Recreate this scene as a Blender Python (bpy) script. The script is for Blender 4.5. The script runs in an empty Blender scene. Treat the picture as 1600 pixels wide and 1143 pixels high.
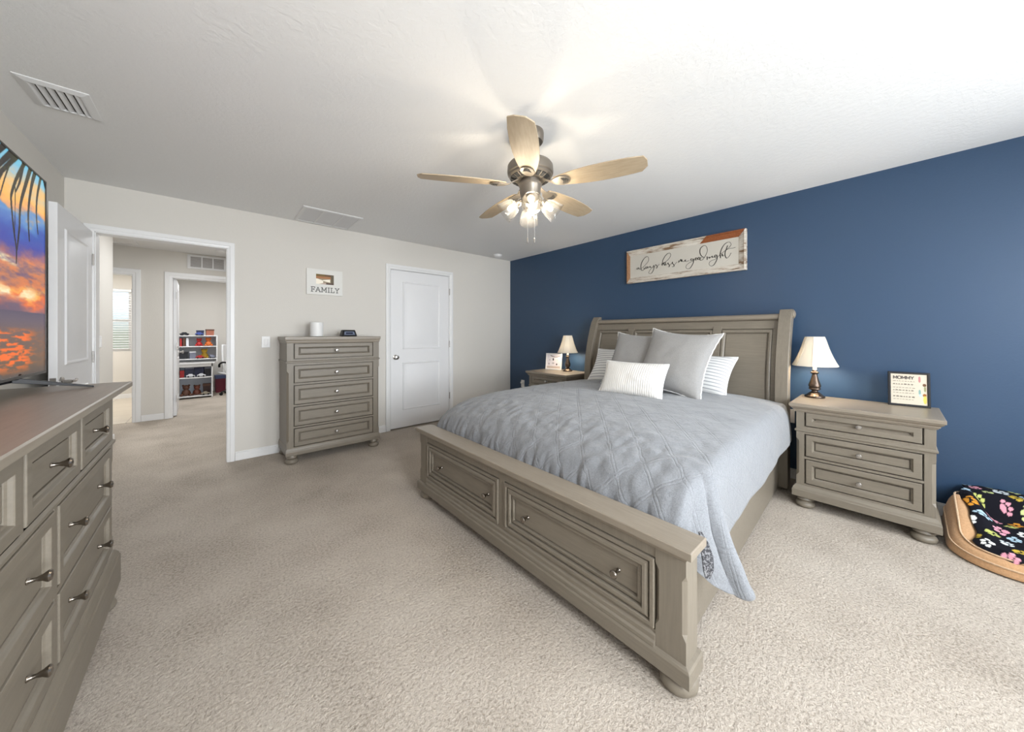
import bpy, bmesh, math, random
import numpy as np
from mathutils import Vector, Matrix, noise

scene = bpy.context.scene
COL = scene.collection
PI = math.pi

# ------------------------------------------------------------------ camera, light, exposure
FPX, PHI, HY, CAMH = 528.476, 0.84716443, 521.04, 1.2328
cam_d = bpy.data.cameras.new('camera')
cam = bpy.data.objects.new('camera', cam_d)
COL.objects.link(cam)
cam.location = (0, 0, CAMH)
cam.rotation_euler = (PI / 2, 0, PHI - PI / 2)
cam_d.sensor_fit = 'HORIZONTAL'
cam_d.sensor_width = 36
cam_d.lens = FPX / 1600 * 36
cam_d.shift_y = -(571.5 - HY) / 1600
cam_d.clip_start = 0.02
scene.camera = cam

scene.view_settings.view_transform = 'Standard'
scene.view_settings.look = 'None'
scene.view_settings.exposure = 0.95
scene.view_settings.gamma = 1.0
scene.view_settings.use_curve_mapping = False

world = bpy.data.worlds.new('world')
scene.world = world
world.use_nodes = True
wn = world.node_tree
tcw = wn.nodes.new('ShaderNodeTexCoord')
sepw = wn.nodes.new('ShaderNodeSeparateXYZ')
wn.links.new(tcw.outputs['Generated'], sepw.inputs[0])
rw = wn.nodes.new('ShaderNodeValToRGB')
rw.color_ramp.elements[0].position = 0.0
rw.color_ramp.elements[0].color = (0.30, 0.33, 0.27, 1)
rw.color_ramp.elements[1].position = 0.06
rw.color_ramp.elements[1].color = (0.78, 0.90, 1.0, 1)
wn.links.new(sepw.outputs[2], rw.inputs['Fac'])
wn.links.new(rw.outputs['Color'], wn.nodes['Background'].inputs[0])
wn.nodes['Background'].inputs[1].default_value = 0.85


def area_light(name, loc, rot, sx, sy, power, color):
    d = bpy.data.lights.new(name, 'AREA')
    d.shape = 'RECTANGLE'
    d.size, d.size_y, d.energy, d.color = sx, sy, power, color
    o = bpy.data.objects.new(name, d)
    COL.objects.link(o)
    o.location = loc
    o.rotation_euler = rot
    return o


# daylight through the two bedroom windows behind the camera (light points to +y)
DAY = (0.91, 0.957, 1.0)
area_light('daylight_window_near', (0.55, -1.66, 1.40), (PI / 2 - 0.38, 0, 0), 1.0, 1.3, 72, DAY)
area_light('daylight_window_far', (2.45, -1.66, 1.40), (PI / 2 - 0.38, 0, 0), 1.5, 1.3, 50, DAY)
# added fill light outside the window, aimed up to brighten the ceiling
area_light('ceiling_fill_near', (0.55, -1.85, 0.75), (PI / 2 + 0.55, 0, 0), 1.0, 0.7, 22, (1.0, 0.97, 0.92))
# unseen lights added under the ceilings of hall, far room and bathroom
area_light('hall_fill', (0.05, 5.6, 2.42), (0, 0, 0), 0.6, 0.6, 11, (0.96, 0.98, 1.0))
area_light('far_room_fill', (-0.05, 8.2, 2.40), (0, 0, 0), 0.4, 0.4, 17, (0.96, 0.98, 1.0))
area_light('bathroom_fill', (-1.4, 8.4, 2.40), (0, 0, 0), 0.4, 0.4, 20, (1.0, 0.98, 0.95))

# ------------------------------------------------------------------ room measures (metres)
H = 2.44
XR, YB, XL, YF = 3.708, 4.242, -0.861, -1.50
YH = 7.0            # hall's far wall
YK = 9.70           # outer wall of the far rooms

# ------------------------------------------------------------------ materials


def new_mat(name):
    m = bpy.data.materials.new(name)
    m.use_nodes = True
    nt = m.node_tree
    b = nt.nodes['Principled BSDF']
    return m, nt, b


def simple(name, col, rough=0.6, metal=0.0, spec=0.5, sheen=0.0):
    m, nt, b = new_mat(name)
    b.inputs['Base Color'].default_value = (*col, 1)
    b.inputs['Roughness'].default_value = rough
    b.inputs['Metallic'].default_value = metal
    b.inputs['Specular IOR Level'].default_value = spec
    if sheen:
        b.inputs['Sheen Weight'].default_value = sheen
    return m


def tex_noise(nt, scale, detail=3.0, rough=0.5, coord='Object', vec_scale=None):
    tc = nt.nodes.new('ShaderNodeTexCoord')
    n = nt.nodes.new('ShaderNodeTexNoise')
    n.inputs['Scale'].default_value = scale
    n.inputs['Detail'].default_value = detail
    n.inputs['Roughness'].default_value = rough
    if vec_scale:
        mp = nt.nodes.new('ShaderNodeMapping')
        mp.inputs['Scale'].default_value = vec_scale
        nt.links.new(tc.outputs[coord], mp.inputs['Vector'])
        nt.links.new(mp.outputs['Vector'], n.inputs['Vector'])
    else:
        nt.links.new(tc.outputs[coord], n.inputs['Vector'])
    return n


def ramp(nt, src, stops):
    r = nt.nodes.new('ShaderNodeValToRGB')
    els = r.color_ramp.elements
    while len(els) > 1:
        els.remove(els[-1])
    for i, (p, c) in enumerate(stops):
        e = els[0] if i == 0 else els.new(p)
        e.position = p
        e.color = (*c, 1)
    nt.links.new(src, r.inputs['Fac'])
    return r


def bump(nt, b, height, strength, dist, prev=None):
    bp = nt.nodes.new('ShaderNodeBump')
    bp.inputs['Strength'].default_value = strength
    bp.inputs['Distance'].default_value = dist
    nt.links.new(height, bp.inputs['Height'])
    if prev:
        nt.links.new(prev.outputs['Normal'], bp.inputs['Normal'])
    nt.links.new(bp.outputs['Normal'], b.inputs['Normal'])
    return bp


def paint(name, col, rough=0.6, tex=60, strength=0.15, spec=0.4):
    m, nt, b = new_mat(name)
    b.inputs['Base Color'].default_value = (*col, 1)
    b.inputs['Roughness'].default_value = rough
    b.inputs['Specular IOR Level'].default_value = spec
    n = tex_noise(nt, tex, 3)
    bump(nt, b, n.outputs['Fac'], strength, 0.004)
    return m


def wood(name, c1, c2, rough=0.42, grain=(3, 40, 40), spec=0.5):
    m, nt, b = new_mat(name)
    n = tex_noise(nt, 2.2, 6, 0.6, 'Object', grain)
    r = ramp(nt, n.outputs['Fac'], [(0.30, c1), (0.70, c2)])
    nt.links.new(r.outputs['Color'], b.inputs['Base Color'])
    b.inputs['Roughness'].default_value = rough
    b.inputs['Specular IOR Level'].default_value = spec
    bump(nt, b, n.outputs['Fac'], 0.03, 0.002)
    return m


M = {}
M['tan'] = paint('greige_wall_paint', (0.672, 0.645, 0.600), 0.75, 70, 0.18)
M['blue'] = paint('navy_wall_paint', (0.026, 0.060, 0.120), 0.40, 90, 0.14, 0.5)
M['white_trim'] = simple('white_trim_paint', (0.80, 0.80, 0.80), 0.35)
M['white_door'] = simple('white_door_paint', (0.78, 0.78, 0.79), 0.4)
M['ceiling'] = None
m, nt, b = new_mat('white_knockdown_ceiling')
b.inputs['Base Color'].default_value = (0.80, 0.80, 0.795, 1)
b.inputs['Roughness'].default_value = 0.9
n1 = tex_noise(nt, 34, 4, 0.6)
r1 = ramp(nt, n1.outputs['Fac'], [(0.45, (0, 0, 0)), (0.55, (1, 1, 1))])
bump(nt, b, r1.outputs['Color'], 0.18, 0.003)
M['ceiling'] = m

m, nt, b = new_mat('beige_carpet')
n1 = tex_noise(nt, 88, 5, 0.7)
n2 = tex_noise(nt, 2.2, 4, 0.55)
n3 = tex_noise(nt, 42, 3, 0.6)
mul = nt.nodes.new('ShaderNodeMath'); mul.operation = 'MULTIPLY_ADD'
mul.inputs[1].default_value = 0.30
nt.links.new(n2.outputs['Fac'], mul.inputs[0])
mul2 = nt.nodes.new('ShaderNodeMath'); mul2.operation = 'MULTIPLY'
mul2.inputs[1].default_value = 0.70
nt.links.new(n1.outputs['Fac'], mul2.inputs[0])
nt.links.new(mul2.outputs[0], mul.inputs[2])
r1 = ramp(nt, mul.outputs[0], [(0.35, (0.310, 0.265, 0.218)), (0.50, (0.530, 0.466, 0.398)), (0.65, (0.66, 0.592, 0.516))])
nt.links.new(r1.outputs['Color'], b.inputs['Base Color'])
b.inputs['Roughness'].default_value = 1.0
b.inputs['Specular IOR Level'].default_value = 0.1
b1 = bump(nt, b, n3.outputs['Fac'], 0.5, 0.014)
bump(nt, b, n1.outputs['Fac'], 1.0, 0.011, b1)
M['carpet'] = m

m, nt, b = new_mat('beige_bathroom_tile')
tc = nt.nodes.new('ShaderNodeTexCoord')
bk = nt.nodes.new('ShaderNodeTexBrick')
bk.offset = 0
bk.inputs['Scale'].default_value = 1.0
bk.inputs['Brick Width'].default_value = 0.45
bk.inputs['Row Height'].default_value = 0.45
bk.inputs['Mortar Size'].default_value = 0.006
bk.inputs['Color1'].default_value = (0.60, 0.53, 0.43, 1)
bk.inputs['Color2'].default_value = (0.64, 0.57, 0.47, 1)
bk.inputs['Mortar'].default_value = (0.42, 0.36, 0.30, 1)
nt.links.new(tc.outputs['Object'], bk.inputs['Vector'])
nt.links.new(bk.outputs['Color'], b.inputs['Base Color'])
b.inputs['Roughness'].default_value = 0.3
M['tile'] = m

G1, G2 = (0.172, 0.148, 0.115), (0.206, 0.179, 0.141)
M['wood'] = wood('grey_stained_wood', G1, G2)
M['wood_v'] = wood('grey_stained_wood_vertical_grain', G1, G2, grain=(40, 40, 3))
M['wood_top_lit'] = wood('grey_stained_wood_lit_top', (0.220, 0.186, 0.145), (0.262, 0.225, 0.178), 0.36)  # paler copy of the grey wood; light falling on tops is in its colour
M['pewter'] = simple('dark_pewter_metal', (0.26, 0.23, 0.20), 0.25, 1.0)
M['nickel'] = simple('brushed_nickel', (0.42, 0.40, 0.38), 0.3, 1.0)
M['bronze'] = simple('dark_bronze', (0.085, 0.06, 0.045), 0.25, 0.7)
M['fan_metal'] = simple('brushed_bronze_fan_metal', (0.20, 0.175, 0.145), 0.38, 0.6)
M['dark'] = simple('dark_gap', (0.02, 0.02, 0.02), 0.8)
M['black'] = simple('black_plastic', (0.012, 0.012, 0.014), 0.4, 0, 0.3)
M['white_plastic'] = simple('white_plastic', (0.78, 0.78, 0.78), 0.35)
M['white_metal'] = simple('white_painted_metal', (0.70, 0.70, 0.70), 0.45)
M['blade'] = wood('light_oak_fan_blade', (0.34, 0.265, 0.175), (0.43, 0.345, 0.24), 0.5, (4, 30, 4))


def fabric(name, col, scale=260, strength=0.35, sheen=0.2, var=0.12):
    m, nt, b = new_mat(name)
    n = tex_noise(nt, scale, 3, 0.7)
    c1 = tuple(c * (1 - var) for c in col)
    c2 = tuple(min(1, c * (1 + var)) for c in col)
    r = ramp(nt, n.outputs['Fac'], [(0.35, c1), (0.65, c2)])
    nt.links.new(r.outputs['Color'], b.inputs['Base Color'])
    b.inputs['Roughness'].default_value = 0.9
    b.inputs['Specular IOR Level'].default_value = 0.15
    b.inputs['Sheen Weight'].default_value = sheen
    n2 = tex_noise(nt, 30, 3, 0.6)
    b1 = bump(nt, b, n2.outputs['Fac'], 0.15, 0.01)
    bump(nt, b, n.outputs['Fac'], strength, 0.002, b1)
    return m


M['grey_linen'] = fabric('grey_linen', (0.31, 0.305, 0.30))
M['white_knit'] = fabric('white_ribbed_cotton', (0.74, 0.73, 0.71), 300, 0.2)
M['white_trim_fabric'] = fabric('white_piping', (0.80, 0.80, 0.79), 300, 0.2)
M['mattress'] = fabric('white_mattress_ticking', (0.70, 0.70, 0.69))
M['tan_suede'] = fabric('tan_suede', (0.46, 0.27, 0.14), 120, 0.2)
M['dark_suede'] = fabric('light_tan_piping', (0.55, 0.38, 0.24), 120, 0.2)


def uv_stripes(name, base, line, freq, width, axis, bumpiness=0.0):
    """Fabric with stripes running across one UV axis."""
    m, nt, b = new_mat(name)
    uv = nt.nodes.new('ShaderNodeUVMap'); uv.uv_map = 'UVMap'
    sp = nt.nodes.new('ShaderNodeSeparateXYZ')
    nt.links.new(uv.outputs['UV'], sp.inputs[0])
    mu = nt.nodes.new('ShaderNodeMath'); mu.operation = 'MULTIPLY'; mu.inputs[1].default_value = freq
    nt.links.new(sp.outputs[axis], mu.inputs[0])
    fr = nt.nodes.new('ShaderNodeMath'); fr.operation = 'FRACT'
    nt.links.new(mu.outputs[0], fr.inputs[0])
    r = ramp(nt, fr.outputs[0], [(0.0, line), (width, line), (width + 0.06, base), (0.94, base), (1.0, line)])
    nt.links.new(r.outputs['Color'], b.inputs['Base Color'])
    b.inputs['Roughness'].default_value = 0.9
    b.inputs['Specular IOR Level'].default_value = 0.15
    if bumpiness:
        pp = nt.nodes.new('ShaderNodeMath'); pp.operation = 'PINGPONG'; pp.inputs[1].default_value = 0.5
        nt.links.new(mu.outputs[0], pp.inputs[0])
        bump(nt, b, pp.outputs[0], bumpiness, 0.01)
    return m


M['striped'] = uv_stripes('white_cotton_with_grey_stripes', (0.78, 0.78, 0.77), (0.40, 0.41, 0.43), 13, 0.24, 1)
M['ribbed'] = uv_stripes('off_white_ribbed_knit', (0.78, 0.77, 0.745), (0.63, 0.62, 0.595), 30, 0.10, 0, 0.35)

# quilt: grey blue cotton, diamond double stitching in the cloth's own coordinates
m, nt, b = new_mat('grey_blue_quilt')
uv = nt.nodes.new('ShaderNodeUVMap'); uv.uv_map = 'UVMap'
sp = nt.nodes.new('ShaderNodeSeparateXYZ')
nt.links.new(uv.outputs['UV'], sp.inputs[0])


def stitch(sign):
    a = nt.nodes.new('ShaderNodeMath'); a.operation = 'MULTIPLY'; a.inputs[1].default_value = sign * 1.25
    nt.links.new(sp.outputs[1], a.inputs[0])
    s = nt.nodes.new('ShaderNodeMath'); s.operation = 'ADD'
    nt.links.new(sp.outputs[0], s.inputs[0]); nt.links.new(a.outputs[0], s.inputs[1])
    k = nt.nodes.new('ShaderNodeMath'); k.operation = 'MULTIPLY'; k.inputs[1].default_value = 4.6
    nt.links.new(s.outputs[0], k.inputs[0])
    f = nt.nodes.new('ShaderNodeMath'); f.operation = 'FRACT'
    nt.links.new(k.outputs[0], f.inputs[0])
    return ramp(nt, f.outputs[0], [(0.0, (0, 0, 0)), (0.035, (1, 1, 1)), (0.075, (1, 1, 1)), (0.105, (0, 0, 0)),
                                   (0.135, (0.9, 0.9, 0.9)), (0.26, (1, 1, 1)), (0.96, (1, 1, 1)), (1.0, (0, 0, 0))])


s1, s2 = stitch(1), stitch(-1)
mn = nt.nodes.new('ShaderNodeMath'); mn.operation = 'MINIMUM'
nt.links.new(s1.outputs['Color'], mn.inputs[0]); nt.links.new(s2.outputs['Color'], mn.inputs[1])
nf = tex_noise(nt, 220, 3, 0.7)
r1 = ramp(nt, nf.outputs['Fac'], [(0.35, (0.170, 0.178, 0.192)), (0.65, (0.232, 0.242, 0.259))])
nt.links.new(r1.outputs['Color'], b.inputs['Base Color'])
b.inputs['Roughness'].default_value = 0.85
b.inputs['Specular IOR Level'].default_value = 0.2
b.inputs['Sheen Weight'].default_value = 0.25
nw = tex_noise(nt, 45, 4, 0.65)
b1 = bump(nt, b, nw.outputs['Fac'], 0.45, 0.009)
b2 = bump(nt, b, mn.outputs[0], 0.30, 0.005, b1)
bump(nt, b, nf.outputs['Fac'], 0.25, 0.002, b2)
M['quilt'] = m


def vcol_mat(name, rough=0.7, emit=0.0, spec=0.3):
    m, nt, b = new_mat(name)
    at = nt.nodes.new('ShaderNodeAttribute'); at.attribute_name = 'Col'
    if emit:
        b.inputs['Base Color'].default_value = (0.01, 0.01, 0.01, 1)
        nt.links.new(at.outputs['Color'], b.inputs['Emission Color'])
        b.inputs['Emission Strength'].default_value = emit
    else:
        nt.links.new(at.outputs['Color'], b.inputs['Base Color'])
    b.inputs['Roughness'].default_value = rough
    b.inputs['Specular IOR Level'].default_value = spec
    return m


M['screen'] = vcol_mat('lit_screen', 0.22, 0.50, 0.12)
M['print'] = vcol_mat('printed_picture', 0.6)
M['fleece'] = vcol_mat('black_fleece_with_paw_prints', 0.95, 0, 0.1)


def emitter(name, col, strength):
    m, nt, b = new_mat(name)
    b.inputs['Base Color'].default_value = (*col, 1)
    b.inputs['Emission Color'].default_value = (*col, 1)
    b.inputs['Emission Strength'].default_value = strength
    return m


M['fan_bulb'] = emitter('lit_fan_bulb', (1.0, 0.87, 0.68), 150)
M['lamp_bulb'] = emitter('lit_lamp_bulb', (1.0, 0.84, 0.64), 95)


def clear_glass(name, gloss=0.12, tint=(0.95, 0.95, 0.95), milky=0.0):
    m = bpy.data.materials.new(name)
    m.use_nodes = True
    nt = m.node_tree
    nt.nodes.clear()
    out = nt.nodes.new('ShaderNodeOutputMaterial')
    tr = nt.nodes.new('ShaderNodeBsdfTransparent'); tr.inputs[0].default_value = (*tint, 1)
    gl = nt.nodes.new('ShaderNodeBsdfGlossy'); gl.inputs['Roughness'].default_value = 0.06
    lw = nt.nodes.new('ShaderNodeLayerWeight'); lw.inputs['Blend'].default_value = gloss
    mx = nt.nodes.new('ShaderNodeMixShader')
    nt.links.new(lw.outputs['Facing'], mx.inputs[0])
    nt.links.new(tr.outputs[0], mx.inputs[1]); nt.links.new(gl.outputs[0], mx.inputs[2])
    last = mx
    if milky:
        tl = nt.nodes.new('ShaderNodeBsdfTranslucent'); tl.inputs[0].default_value = (0.95, 0.93, 0.88, 1)
        m2 = nt.nodes.new('ShaderNodeMixShader'); m2.inputs[0].default_value = milky
        nt.links.new(mx.outputs[0], m2.inputs[1]); nt.links.new(tl.outputs[0], m2.inputs[2])
        last = m2
    nt.links.new(last.outputs[0], out.inputs[0])
    return m


M['shade_glass'] = clear_glass('seeded_clear_glass', 0.40, (0.84, 0.83, 0.81), 0.025)
M['pane'] = clear_glass('window_glass', 0.10)

m = bpy.data.materials.new('cream_lamp_shade_fabric')
m.use_nodes = True
nt = m.node_tree
b = nt.nodes['Principled BSDF']
b.inputs['Base Color'].default_value = (0.74, 0.71, 0.64, 1)
b.inputs['Roughness'].default_value = 0.9
tl = nt.nodes.new('ShaderNodeBsdfTranslucent'); tl.inputs[0].default_value = (0.86, 0.82, 0.74, 1)
mx = nt.nodes.new('ShaderNodeMixShader'); mx.inputs[0].default_value = 0.15
nt.links.new(b.outputs[0], mx.inputs[1]); nt.links.new(tl.outputs[0], mx.inputs[2])
nt.links.new(mx.outputs[0], nt.nodes['Material Output'].inputs[0])
M['lamp_shade'] = m

# ------------------------------------------------------------------ mesh helpers


class MB:
    def __init__(self):
        self.v, self.f, self.uv = [], [], {}

    def add(self, vs, fs):
        o = len(self.v)
        self.v += [tuple(p) for p in vs]
        self.f += [tuple(i + o for i in f) for f in fs]
        return o

    def box(self, x0, x1, y0, y1, z0, z1):
        self.add([(x0, y0, z0), (x1, y0, z0), (x1, y1, z0), (x0, y1, z0), (x0, y0, z1), (x1, y0, z1), (x1, y1, z1), (x0, y1, z1)],
                 [(0, 3, 2, 1), (4, 5, 6, 7), (0, 1, 5, 4), (1, 2, 6, 5), (2, 3, 7, 6), (3, 0, 4, 7)])
        return self

    def loft(self, loops, closed=True, cap0=True, cap1=True):
        n = len(loops[0])
        o = self.add([p for l in loops for p in l], [])
        for k in range(len(loops) - 1):
            for i in range(n if closed else n - 1):
                j = (i + 1) % n
                self.f.append((o + k * n + i, o + k * n + j, o + (k + 1) * n + j, o + (k + 1) * n + i))
        if cap0:
            self.f.append(tuple(o + i for i in reversed(range(n))))
        if cap1:
            self.f.append(tuple(o + (len(loops) - 1) * n + i for i in range(n)))
        return self

    def prism(self, poly, axis, a0, a1):
        def P(p, a):
            return {'x': (a, p[0], p[1]), 'y': (p[0], a, p[1]), 'z': (p[0], p[1], a)}[axis]
        return self.loft([[P(p, a0) for p in poly], [P(p, a1) for p in poly]])

    def lathe(self, prof, c=(0, 0, 0), seg=24, axis=(0, 0, 1), caps=True, phase=0.0):
        q = Vector((0, 0, 1)).rotation_difference(Vector(axis).normalized())
        loops = []
        for r, z in prof:
            loops.append([tuple(Vector(c) + q @ Vector((r * math.cos(2 * PI * i / seg + phase), r * math.sin(2 * PI * i / seg + phase), z))) for i in range(seg)])
        return self.loft(loops, True, caps, caps)

    def tube(self, pts, r, seg=8, closed=False):
        pts = [Vector(p) for p in pts]
        n = len(pts)
        loops = []
        up = Vector((0, 0, 1))
        for i, p in enumerate(pts):
            t = (pts[(i + 1) % n] - pts[i - 1]) if closed else (pts[min(i + 1, n - 1)] - pts[max(i - 1, 0)])
            t.normalize()
            if abs(t.dot(up)) > 0.95:
                up = Vector((1, 0, 0))
            a = t.cross(up).normalized(); bb = a.cross(t)
            up = bb
            rr = r[i] if isinstance(r, (list, tuple)) else r
            loops.append([tuple(p + a * rr * math.cos(2 * PI * k / seg) + bb * rr * math.sin(2 * PI * k / seg)) for k in range(seg)])
        if closed:
            loops.append(loops[0])
        return self.loft(loops, True, not closed, not closed)

    def grid(self, nu, nv, fn, uvfn=None):
        o = self.add([fn(i / nu, j / nv) for j in range(nv + 1) for i in range(nu + 1)], [])
        for j in range(nv):
            for i in range(nu):
                a = o + j * (nu + 1) + i
                self.f.append((a, a + 1, a + nu + 2, a + nu + 1))
        if uvfn:
            for j in range(nv + 1):
                for i in range(nu + 1):
                    self.uv[o + j * (nu + 1) + i] = uvfn(i / nu, j / nv)
        return self

    def panel(self, x0, x1, z0, z1, y, rings, warp=None, n=1):
        """Moulded front: concentric rectangles; rings = (inset, out); out is towards -y. warp(x, z) shifts y."""
        w = warp or (lambda x, z: 0.0)

        def loop(ins, out):
            a, bb, c, d = x0 + ins, x1 - ins, z0 + ins, z1 - ins
            pts = [(a + (bb - a) * i / n, c) for i in range(n)] + [(bb, c + (d - c) * i / n) for i in range(n)]
            pts += [(bb - (bb - a) * i / n, d) for i in range(n)] + [(a, d - (d - c) * i / n) for i in range(n)]
            return [(p[0], y - out + w(*p), p[1]) for p in pts]
        self.loft([loop(*r) for r in rings], True, n == 1, n == 1)
        if n > 1:
            ins, out = rings[-1]
            a, bb, c, d = x0 + ins, x1 - ins, z0 + ins, z1 - ins
            self.grid(n, n, lambda u, v: (a + (bb - a) * u, y - out + w(a + (bb - a) * u, c + (d - c) * v), c + (d - c) * v))
        return self

    def build(self, name, mat, parent=None, smooth=30, bevel=0.0, kind=None, cols=None, seg=2, subsurf=0, weld=0.0, solid=0.0):
        me = bpy.data.meshes.new(name)
        me.from_pydata(self.v, [], self.f)
        bm = bmesh.new()
        bm.from_mesh(me)
        if weld:
            bmesh.ops.remove_doubles(bm, verts=bm.verts, dist=weld)
        if not (self.uv or cols is not None):
            bmesh.ops.recalc_face_normals(bm, faces=bm.faces)
        bm.to_mesh(me)
        bm.free()
        if self.uv:
            l = me.uv_layers.new(name='UVMap')
            for lp in me.loops:
                l.data[lp.index].uv = self.uv.get(lp.vertex_index, (0, 0))
        if cols is not None:
            ca = me.color_attributes.new('Col', 'FLOAT_COLOR', 'POINT')
            arr = np.ones((len(me.vertices), 4), dtype=np.float32)
            arr[:, :3] = cols
            ca.data.foreach_set('color', arr.ravel())
        if mat:
            me.materials.append(mat)
        if smooth:
            me.shade_smooth()
            me.set_sharp_from_angle(angle=math.radians(smooth))
        o = bpy.data.objects.new(name, me)
        COL.objects.link(o)
        if parent:
            o.parent = parent
        if kind:
            o['kind'] = kind
        if solid:
            s = o.modifiers.new('Solidify', 'SOLIDIFY'); s.thickness = solid; s.offset = -1
        if bevel:
            bv = o.modifiers.new('Bevel', 'BEVEL')
            bv.width = bevel; bv.segments = seg; bv.limit_method = 'ANGLE'; bv.angle_limit = math.radians(40)
        if subsurf:
            s = o.modifiers.new('Subdivision', 'SUBSURF'); s.levels = s.render_levels = subsurf
        return o


def tag(o, label, cat, group=None):
    o['label'] = label
    o['category'] = cat
    if group:
        o['group'] = group
    return o


def thing(name, label, cat, loc=(0, 0, 0), rotz=0.0, group=None):
    o = bpy.data.objects.new(name, None)
    o.empty_display_size = 0.1
    COL.objects.link(o)
    o.location = loc
    o.rotation_euler = (0, 0, rotz)
    return tag(o, label, cat, group)


def dup(root, loc, rotz, label, group=None):
    r = root.copy()
    COL.objects.link(r)
    r.location = loc
    r.rotation_euler = (0, 0, rotz)
    r['label'] = label
    if group:
        r['group'] = group

    def kids(src, dst):
        for ch in list(src.children):
            c = ch.copy()
            COL.objects.link(c)
            c.parent = dst
            kids(ch, c)
    kids(root, r)
    return r


def struct(name, mb, mat, label, cat, bevel=0.0, smooth=0):
    o = mb.build(name, mat, None, smooth, bevel, 'structure')
    return tag(o, label, cat)


def srgb(r, g, b):
    f = lambda c: (c / 255 / 12.92) if c / 255 <= 0.04045 else ((c / 255 + 0.055) / 1.055) ** 2.4
    return np.array([f(r), f(g), f(b)])


def catmull(pts, n=6):
    P = [Vector(p) for p in pts]
    out = []
    for i in range(len(P) - 1):
        p0, p1, p2, p3 = P[max(i - 1, 0)], P[i], P[i + 1], P[min(i + 2, len(P) - 1)]
        for k in range(n):
            t = k / n
            out.append(0.5 * ((2 * p1) + (p2 - p0) * t + (2 * p0 - 5 * p1 + 4 * p2 - p3) * t * t + (3 * p1 - p0 - 3 * p2 + p3) * t ** 3))
    out.append(P[-1])
    return out

# ------------------------------------------------------------------ the setting
T = 0.12
struct('floor', MB().box(-2.6, 4.4, YF - 0.2, 10.2, -0.06, 0.0), M['carpet'], 'beige carpet floor of the bedroom, hall and far room', 'floor')
mb = MB().box(-2.3, -0.62, 7.0, YK, 0.0, 0.006)
struct('floor_bathroom', mb, M['tile'], 'beige tile floor behind the left hall doorway', 'floor')
struct('ceiling', MB().box(-2.6, 4.4, YF - 0.2, 10.2, H, H + 0.06), M['ceiling'], 'white textured ceiling', 'ceiling')

# tan wall with the doorway and the closet door
OX0, OX1, OZ = -0.705, 0.095, 2.045       # clear opening of the doorway
CX0, CX1, CZ = 1.688, 2.538, 2.055        # closet door
J = 0.02
mb = MB()
mb.box(XL, OX0 - J, YB, YB + T, 0, H)
mb.box(OX0 - J, OX1 + J, YB, YB + T, OZ + J, H)
mb.box(OX1 + J, CX0 - J, YB, YB + T, 0, H)
mb.box(CX0 - J, CX1 + J, YB, YB + T, CZ + J, H)
mb.box(CX1 + J, XR, YB, YB + T, 0, H)
struct('wall_back', mb, M['tan'], 'greige wall with the hall doorway and the closed white door', 'wall')
struct('wall_right', MB().box(XR, XR + T, YF, YB + T, 0, H), M['blue'], 'navy blue accent wall behind the bed', 'wall')
struct('wall_left', MB().box(XL - T, XL, YF, 5.93, 0, H), M['tan'], 'greige wall behind the television and along the hall', 'wall')
# wall behind the camera with two windows
WINS = [(0.0, 1.1), (1.65, 3.25)]
WZ0, WZ1 = 0.72, 2.08
mb = MB()
xs = [XL - T] + [w for p in WINS for w in p] + [XR + T]
for i in range(0, len(xs), 2):
    mb.box(xs[i], xs[i + 1], YF - T, YF, 0, H)
for a, b_ in WINS:
    mb.box(a, b_, YF - T, YF, 0, WZ0)
    mb.box(a, b_, YF - T, YF, WZ1, H)
struct('wall_front', mb, M['tan'], 'greige wall with two windows facing the bed', 'wall')


def window(idx, x0, x1, y0, y1, z0, z1, label):
    mb = MB()
    f = 0.05
    mb.box(x0, x0 + f, y0, y1, z0, z1).box(x1 - f, x1, y0, y1, z0, z1)
    mb.box(x0 + f, x1 - f, y0, y1, z0, z0 + f).box(x0 + f, x1 - f, y0, y1, z1 - f, z1)
    zm = (z0 + z1) / 2
    mb.box(x0 + f, x1 - f, y0, y1, zm - 0.022, zm + 0.022)
    o = struct('window_%d' % idx, mb, M['white_trim'], label, 'window', 0.003)
    MB().box(x0 + f, x1 - f, (y0 + y1) / 2 - 0.003, (y0 + y1) / 2 + 0.003, z0 + f, z1 - f).build('pane', M['pane'], o)
    return o


window(1, WINS[0][0], WINS[0][1], YF - 0.09, YF - 0.04, WZ0, WZ1, 'white framed window on the wall facing the bed, nearer the television')
window(2, WINS[1][0], WINS[1][1], YF - 0.09, YF - 0.04, WZ0, WZ1, 'white framed window on the wall facing the bed, nearer the navy wall')

# hall and the rooms beyond it
HX = 0.62
struct('wall_hall_right', MB().box(HX, HX + T, YB + T, YH, 0, H), M['tan'], 'greige wall closing the hall on the right', 'wall')
BX0, BX1 = -1.66, -0.845      # left hall doorway (bathroom)
KX0, KX1 = -0.443, 0.372      # right hall doorway (far room)
mb = MB()
mb.box(-2.4, BX0 - J, YH, YH + T, 0, H)
mb.box(BX0 - J, BX1 + J, YH, YH + T, OZ + J, H)
mb.box(BX1 + J, KX0 - J, YH, YH + T, 0, H)
mb.box(KX0 - J, KX1 + J, YH, YH + T, OZ + J, H)
mb.box(KX1 + J, HX + T, YH, YH + T, 0, H)
struct('wall_hall_back', mb, M['tan'], 'greige wall at the end of the hall with two doorways', 'wall')
struct('wall_hall_left', MB().box(-2.4, -2.28, 5.81, YK, 0, H).box(-2.28, XL - T, 5.81, 5.93, 0, H), M['tan'], 'greige wall closing the hall on the left', 'wall')
PX = -0.60                   # partition between bathroom and far room
struct('wall_partition', MB().box(PX - 0.1, PX, YH + T, YK, 0, H), M['tan'], 'greige partition between the bathroom and the far room', 'wall')
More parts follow.
